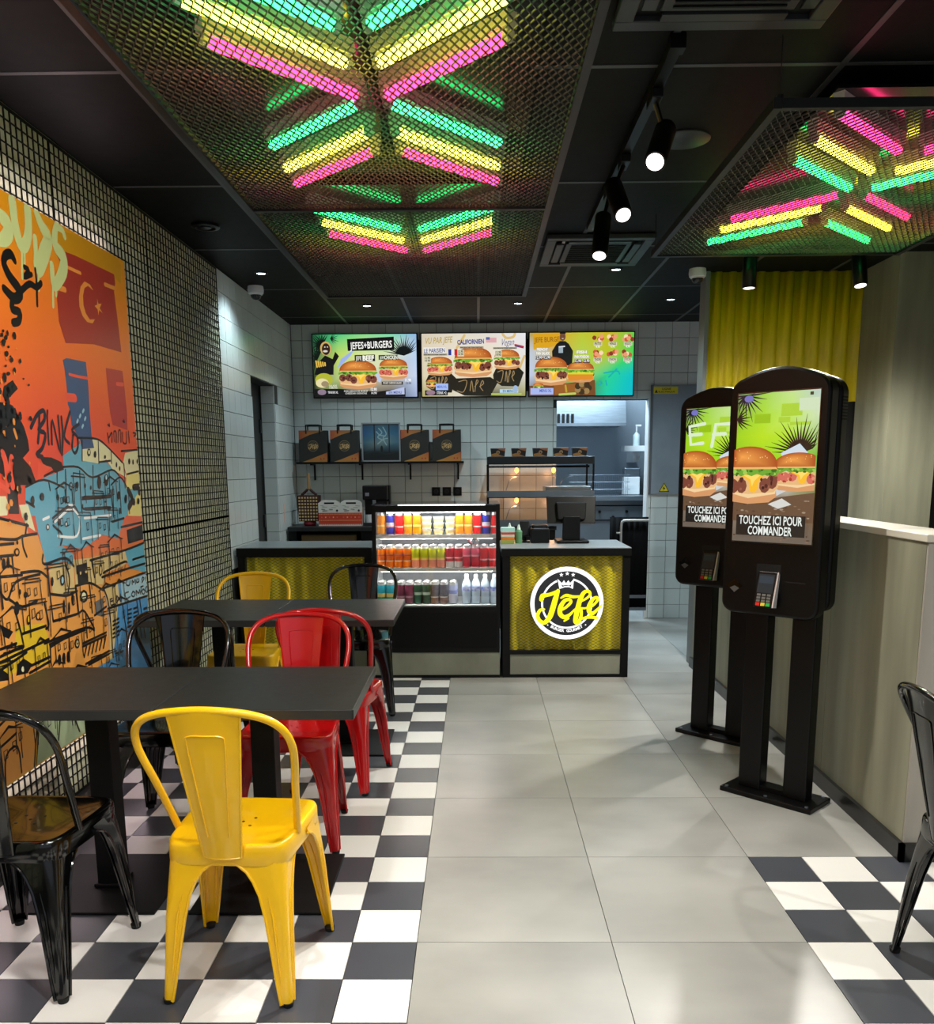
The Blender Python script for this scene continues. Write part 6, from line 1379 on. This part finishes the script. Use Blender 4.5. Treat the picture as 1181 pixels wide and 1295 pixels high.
('w','K',[(1.579,1.328),(1.571,1.314),(1.556,1.308),(1.544,1.315),(1.541,1.329),(1.549,1.343),(1.564,1.349),(1.576,1.343)]),
('w','K',[(1.657,1.317),(1.651,1.308),(1.642,1.304),(1.634,1.308),(1.632,1.318),(1.638,1.327),(1.647,1.33),(1.655,1.326)]),
('w','K',[(1.382,1.39),(1.371,1.368),(1.355,1.36),(1.342,1.369),(1.34,1.391),(1.35,1.412),(1.366,1.421),(1.379,1.411)]),
('w','K',[(1.461,1.4),(1.45,1.38),(1.431,1.372),(1.415,1.381),(1.412,1.401),(1.422,1.42),(1.441,1.428),(1.457,1.42)]),
('w','K',[(1.425,1.305),(1.421,1.301),(1.411,1.301),(1.401,1.302),(1.398,1.306),(1.403,1.309),(1.412,1.31),(1.422,1.308)]),
('w','K',[(1.807,1.293),(1.8,1.282),(1.787,1.278),(1.777,1.283),(1.774,1.295),(1.781,1.306),(1.793,1.31),(1.804,1.305)]),
('w','K',[(0.783,1.333),(0.776,1.32),(0.765,1.315),(0.755,1.321),(0.753,1.334),(0.76,1.347),(0.772,1.352),(0.781,1.347)]),
('w','K',[(0.856,1.345),(0.849,1.334),(0.837,1.33),(0.827,1.335),(0.825,1.346),(0.831,1.357),(0.843,1.361),(0.853,1.356)]),
('w','T',[(1.098,1.38),(1.094,1.372),(1.087,1.369),(1.081,1.372),(1.08,1.38),(1.084,1.388),(1.091,1.391),(1.097,1.388)]),
('w','C',[(1.291,1.52),(1.287,1.513),(1.28,1.51),(1.274,1.513),(1.273,1.519),(1.277,1.526),(1.284,1.529),(1.289,1.527)]),
('w','S',[(1.448,1.411),(1.443,1.403),(1.436,1.4),(1.43,1.404),(1.429,1.412),(1.433,1.42),(1.44,1.423),(1.446,1.419)]),
('w','W',[(1.104,1.303),(1.095,1.3),(1.074,1.3),(1.055,1.302),(1.047,1.306),(1.056,1.309),(1.076,1.31),(1.096,1.307)]),
('w','K',[(0.748,0.902),(0.741,0.891),(0.727,0.888),(0.716,0.895),(0.713,0.907),(0.72,0.918),(0.733,0.921),(0.745,0.914)]),
('w','K',[(0.674,0.9),(0.667,0.888),(0.655,0.884),(0.646,0.891),(0.644,0.905),(0.651,0.918),(0.663,0.922),(0.672,0.915)]),
('w','K',[(0.669,0.994),(0.664,0.987),(0.653,0.985),(0.643,0.99),(0.641,0.998),(0.646,1.006),(0.657,1.008),(0.667,1.003)]),
('w','K',[(0.976,1.242),(0.97,1.233),(0.961,1.229),(0.953,1.234),(0.951,1.244),(0.957,1.253),(0.966,1.257),(0.974,1.252)]),
('w','K',[(1.033,1.23),(1.027,1.221),(1.016,1.218),(1.006,1.222),(1.003,1.232),(1.009,1.24),(1.02,1.244),(1.03,1.239)]),
('w','K',[(0.879,1.228),(0.873,1.219),(0.862,1.216),(0.853,1.22),(0.851,1.23),(0.857,1.239),(0.867,1.242),(0.876,1.238)]),
('w','K',[(0.966,1.011),(0.957,0.996),(0.942,0.991),(0.929,0.999),(0.927,1.016),(0.935,1.032),(0.95,1.037),(0.963,1.028)]),
('w','K',[(0.873,1.017),(0.867,1.004),(0.858,1.0),(0.851,1.006),(0.85,1.02),(0.856,1.033),(0.865,1.038),(0.872,1.031)]),
('w','K',[(1.16,0.918),(1.145,0.9),(1.116,0.896),(1.091,0.908),(1.084,0.929),(1.098,0.946),(1.126,0.951),(1.152,0.939)]),
('w','K',[(1.049,0.736),(1.04,0.723),(1.022,0.72),(1.007,0.73),(1.002,0.746),(1.012,0.759),(1.03,0.762),(1.045,0.752)]),
('w','K',[(1.323,1.012),(1.314,0.992),(1.3,0.985),(1.289,0.995),(1.288,1.016),(1.297,1.035),(1.311,1.042),(1.322,1.033)]),
('w','K',[(0.949,0.907),(0.942,0.887),(0.934,0.879),(0.928,0.889),(0.929,0.91),(0.936,0.93),(0.945,0.937),(0.95,0.927)]),
('w','K',[(0.992,0.894),(0.985,0.876),(0.977,0.869),(0.971,0.878),(0.972,0.897),(0.978,0.915),(0.986,0.922),(0.992,0.913)]),
('w','K',[(1.033,0.924),(1.026,0.908),(1.016,0.902),(1.008,0.91),(1.007,0.928),(1.014,0.944),(1.024,0.949),(1.032,0.941)]),
('w','K',[(0.604,0.956),(0.595,0.938),(0.581,0.932),(0.57,0.942),(0.568,0.961),(0.576,0.979),(0.59,0.984),(0.602,0.975)]),
('w','K',[(0.54,1.122),(0.534,1.108),(0.523,1.103),(0.515,1.11),(0.514,1.125),(0.52,1.139),(0.531,1.144),(0.539,1.137)]),
('w','K',[(0.568,1.124),(0.562,1.11),(0.553,1.105),(0.546,1.112),(0.545,1.127),(0.551,1.141),(0.56,1.146),(0.567,1.139)]),
('w','K',[(0.642,1.154),(0.634,1.143),(0.619,1.14),(0.606,1.146),(0.602,1.158),(0.61,1.168),(0.625,1.171),(0.638,1.165)]),
('w','K',[(0.626,1.011),(0.622,1.004),(0.614,1.002),(0.608,1.006),(0.606,1.014),(0.61,1.021),(0.618,1.023),(0.625,1.019)]),
('w','K',[(0.778,1.33),(0.772,1.318),(0.761,1.313),(0.753,1.318),(0.752,1.331),(0.758,1.344),(0.768,1.349),(0.776,1.344)]),
('w','K',[(0.859,1.344),(0.853,1.333),(0.843,1.329),(0.834,1.334),(0.832,1.345),(0.838,1.356),(0.848,1.36),(0.857,1.355)]),
('w','K',[(0.979,1.337),(0.974,1.328),(0.966,1.324),(0.96,1.328),(0.959,1.338),(0.964,1.348),(0.971,1.351),(0.978,1.347)]),
('w','K',[(1.027,1.33),(1.023,1.32),(1.015,1.316),(1.008,1.321),(1.007,1.331),(1.012,1.34),(1.02,1.344),(1.026,1.34)]),
('w','K',[(1.655,1.309),(1.647,1.293),(1.634,1.287),(1.623,1.294),(1.621,1.31),(1.629,1.325),(1.642,1.331),(1.653,1.324)]),
('w','K',[(1.751,1.291),(1.744,1.279),(1.73,1.274),(1.718,1.28),(1.715,1.293),(1.723,1.305),(1.737,1.31),(1.748,1.304)]),
('w','K',[(1.573,1.257),(1.567,1.246),(1.557,1.242),(1.548,1.247),(1.546,1.259),(1.552,1.27),(1.563,1.274),(1.571,1.269)]),
('w','K',[(0.879,0.705),(0.872,0.69),(0.861,0.685),(0.852,0.694),(0.851,0.711),(0.858,0.726),(0.869,0.731),(0.878,0.722)]),
('w','K',[(0.916,0.703),(0.909,0.687),(0.898,0.683),(0.889,0.692),(0.887,0.709),(0.895,0.724),(0.906,0.729),(0.915,0.72)]),
('w','K',[(0.955,0.701),(0.947,0.685),(0.935,0.68),(0.926,0.69),(0.925,0.707),(0.932,0.722),(0.944,0.727),(0.953,0.718)]),
('w','K',[(0.536,0.834),(0.532,0.826),(0.526,0.823),(0.521,0.828),(0.52,0.837),(0.524,0.845),(0.53,0.848),(0.535,0.843)]),
('w','K',[(0.557,0.824),(0.554,0.816),(0.549,0.813),(0.545,0.818),(0.545,0.827),(0.549,0.835),(0.553,0.838),(0.557,0.833)]),
('w','K',[(0.495,0.811),(0.489,0.807),(0.478,0.807),(0.468,0.811),(0.465,0.817),(0.47,0.821),(0.481,0.821),(0.491,0.817)]),
('w','K',[(0.517,0.814),(0.514,0.81),(0.508,0.809),(0.503,0.812),(0.502,0.817),(0.505,0.821),(0.51,0.822),(0.515,0.819)]),
('w','O',[(0.74,0.903),(0.736,0.896),(0.728,0.894),(0.722,0.898),(0.721,0.906),(0.725,0.913),(0.732,0.915),(0.739,0.911)]),
('w','M',[(0.667,0.904),(0.663,0.896),(0.657,0.893),(0.653,0.897),(0.652,0.907),(0.656,0.915),(0.662,0.918),(0.666,0.914)]),
('w','S',[(0.956,1.012),(0.951,1.003),(0.944,1.0),(0.937,1.005),(0.936,1.015),(0.941,1.024),(0.949,1.028),(0.955,1.023)]),
('w','C',[(1.143,0.92),(1.134,0.909),(1.118,0.906),(1.104,0.913),(1.1,0.926),(1.108,0.937),(1.124,0.94),(1.139,0.933)]),
('w','t',[(1.039,0.738),(1.033,0.73),(1.023,0.728),(1.015,0.734),(1.013,0.744),(1.018,0.752),(1.028,0.754),(1.037,0.748)]),
('w','t',[(1.314,1.013),(1.309,0.999),(1.302,0.995),(1.297,1.001),(1.297,1.015),(1.302,1.028),(1.309,1.033),(1.314,1.026)]),
('w','W',[(0.872,1.229),(0.869,1.223),(0.863,1.221),(0.859,1.224),(0.858,1.23),(0.861,1.235),(0.866,1.237),(0.871,1.234)]),
('w','W',[(1.024,1.23),(1.021,1.226),(1.017,1.224),(1.013,1.226),(1.012,1.231),(1.014,1.236),(1.019,1.238),(1.023,1.235)]),
('w','O',[(0.632,1.155),(0.628,1.149),(0.62,1.147),(0.614,1.15),(0.612,1.157),(0.616,1.162),(0.623,1.164),(0.63,1.161)]),
('w','C',[(0.596,0.732),(0.591,0.725),(0.584,0.724),(0.577,0.728),(0.576,0.736),(0.58,0.743),(0.588,0.745),(0.594,0.74)]),
('w','t',[(1.116,1.023),(1.112,1.017),(1.104,1.016),(1.097,1.019),(1.095,1.026),(1.099,1.031),(1.107,1.033),(1.114,1.029)]),
('w','t',[(1.172,1.023),(1.168,1.017),(1.159,1.015),(1.152,1.019),(1.15,1.025),(1.154,1.031),(1.162,1.033),(1.17,1.029)])]

# ================================================================== MURAL
MC = {'K': (.09, .09, .10), 'R': (.66, .22, .17), 'o': (.92, .58, .24), 'y': (.82, .58, .10), 'G': (.80, .84, .56), 'N': (.24, .34, .50), 'D': (.74, .23, .20), 'r': (.93, .34, .24), 'T': (.36, .66, .76), 'Y': (.90, .85, .52), 'C': (.88, .86, .68), 'S': (.62, .78, .84), 'O': (.90, .62, .30), 'M': (.86, .72, .18), 'W': (.93, .95, .95), 't': (.84, .74, .50), 'B': (.30, .56, .76), 'g': (.42, .42, .42), 'I': (.15, .13, .18)}
mw = thing('wall_mural', 'large colourful street art mural panel on the wire wall', 'mural', (-1.475, .615, 1.38))
MY0, MY1, MZ0, MZ1 = -.62, 1.83, .352, 2.408
MB().box(-.010, .014, MY0-.615, MY1-.615, MZ0-1.38, MZ1-1.38).build('panel', mat('orange_panel_edge', (.85, .5, .2), .4), mw)
a = Art(); a.EPS = .00001
def mg(z):
    st = [(0, (.86, .66, .22)), (.25, (.88, .62, .26)), (.48, (.88, .30, .22)), (.62, (.93, .37, .17)), (.80, (.95, .50, .14)), (.92, (.93, .57, .12)), (1, (.88, .60, .10))]
    for (p, c), (q, d) in zip(st, st[1:]):
        if z <= q: f = (z-p)/(q-p); return tuple(c[i]+(d[i]-c[i])*f for i in range(3))
    return st[-1][1]
rows = []
for j in range(25):
    z = j/24; c = mg(z); rows.append([tuple(min(1, max(0, c[k]+(((.0, .07, -.02), (.01, .02, 0), (0, -.04, .02), (0, 0, 0))[i][k] if .5 < z < .9 else 0))) for k in range(3)) for i in range(4)])
a.grad(MY0, MZ0, MY1, MZ1, rows)
def clipm(p): return [(min(max(y, MY0+.002), MY1-.002), min(max(z, MZ0+.002), MZ1-.002)) for y, z in p]
for k in range(16):   # more painted houses on the part of the mural nearer the entrance
    r = random.Random(k+40); y0 = -.6+.26*(k % 4)+r.uniform(-.04, .04); z0 = .40+.24*(k//4)
    a.poly([(y0, z0), (y0+.24, z0+.02), (y0+.23, z0+.22), (y0+.11, z0+.27), (y0-.01, z0+.20)], MC['OMTtCB'[k % 6]]); a.stroke([(y0-.01, z0+.2), (y0+.11, z0+.27), (y0+.23, z0+.22), (y0+.24, z0+.02), (y0, z0)], .011, MC['K'])
    for i in range(2): a.rect(y0+.04+.09*i, z0+.06, y0+.08+.09*i, z0+.13, MC['K'])
for e in MURAL:
    if e[0] in 'pw': a.poly(clipm(e[2]), MC[e[1]])
    else: a.stroke(clipm(e[2]), e[3], MC[e[1]], 4)
rr = random.Random(11)
a.poly([(.62, .36), (1.2, .36), (1.1, .56), (.92, .66), (.70, .60)], (.66, .72, .58)); a.poly([(.2, .36), (.60, .36), (.68, .55), (.45, .62), (.2, .58)], MC['O']); a.poly([(1.2, .36), (1.82, .36), (1.82, .62), (1.15, .60)], MC['B'])
for p in ([(.60, .36), (.70, .60), (.92, .66), (1.1, .56), (1.2, .36)], [(.80, .40), (.84, .55), (.80, .62)], [(.98, .38), (.94, .48), (1.0, .56)], [(.3, .40), (.34, .55), (.5, .60)], [(.2, .47), (.5, .52)], [(.40, .36), (.42, .46), (.5, .47), (.51, .37)]): a.stroke(p, .010, MC['K'], 3)
def sketch_house(y, z, s, roof):
    K = MC['K']; w = s*rr.uniform(.7, 1.1); h = s*rr.uniform(.7, 1.0)
    a.stroke([(y, z), (y, z+h), (y+w*.5, z+h*1.25), (y+w, z+h*1.04), (y+w, z+.02)] if roof else [(y, z), (y+.01, z+h), (y+w, z+h*.94), (y+w*1.02, z)], .0065, K)
    a.stroke([(y-.015, z+h*.98), (y+w*.5, z+h*1.2), (y+w+.02, z+h)] if roof else [(y-.01, z+h*.90), (y+w+.01, z+h*.84)], .005, K)
    for i in range(2):
        if rr.random() < .8:
            q = y+w*(.18+.42*i); v = z+h*rr.uniform(.35, .5); a.stroke([(q, v), (q+w*.16, v+.004), (q+w*.16, v+h*.26), (q, v+h*.25), (q, v)], .005, K)
for y, z, s in [(.80+.16*(k % 6), 1.02+.13*(k//6), .13) for k in range(18)]+[(.36+.15*(k % 8), .42+.135*(k//8), .135) for k in range(40)]:
    if z > 1.0 and not (.85 < y < 1.62): continue
    if y > 1.5: continue
    sketch_house(y+rr.uniform(-.03, .03), z+rr.uniform(-.03, .03), s, rr.random() < .5)
for k in range(80):   # leaf and spray specks round the black tree
    y = .63+rr.gauss(0, .07); z = 1.64+rr.gauss(0, .20); q = rr.uniform(.004, .014)
    a.ell(y, z, q, q*rr.uniform(.7, 1.5), MC['K'] if k % 4 else MC['o'], 6)
a.V = [(min(max(y, MY0), MY1), min(max(z, MZ0), MZ1), l) for y, z, l in a.V]
a.build('mural_print', M_MURAL, mw, (.01405, -.615, -1.38), (0, 1, 0), (0, 0, 1))
m_led = emis('mural_led', (1, .90, .95), 20)
MB().box(-.008, .006, MY0-.6, MY1-.66, MZ1-1.38-.0005, MZ1-1.38+.0045).build('led_strip', m_led, mw); MB().box(-.008, .006, MY0-.6, MY1-.66, MZ0-1.38-.0045, MZ0-1.38+.0005).build('led_strip', m_led, mw)
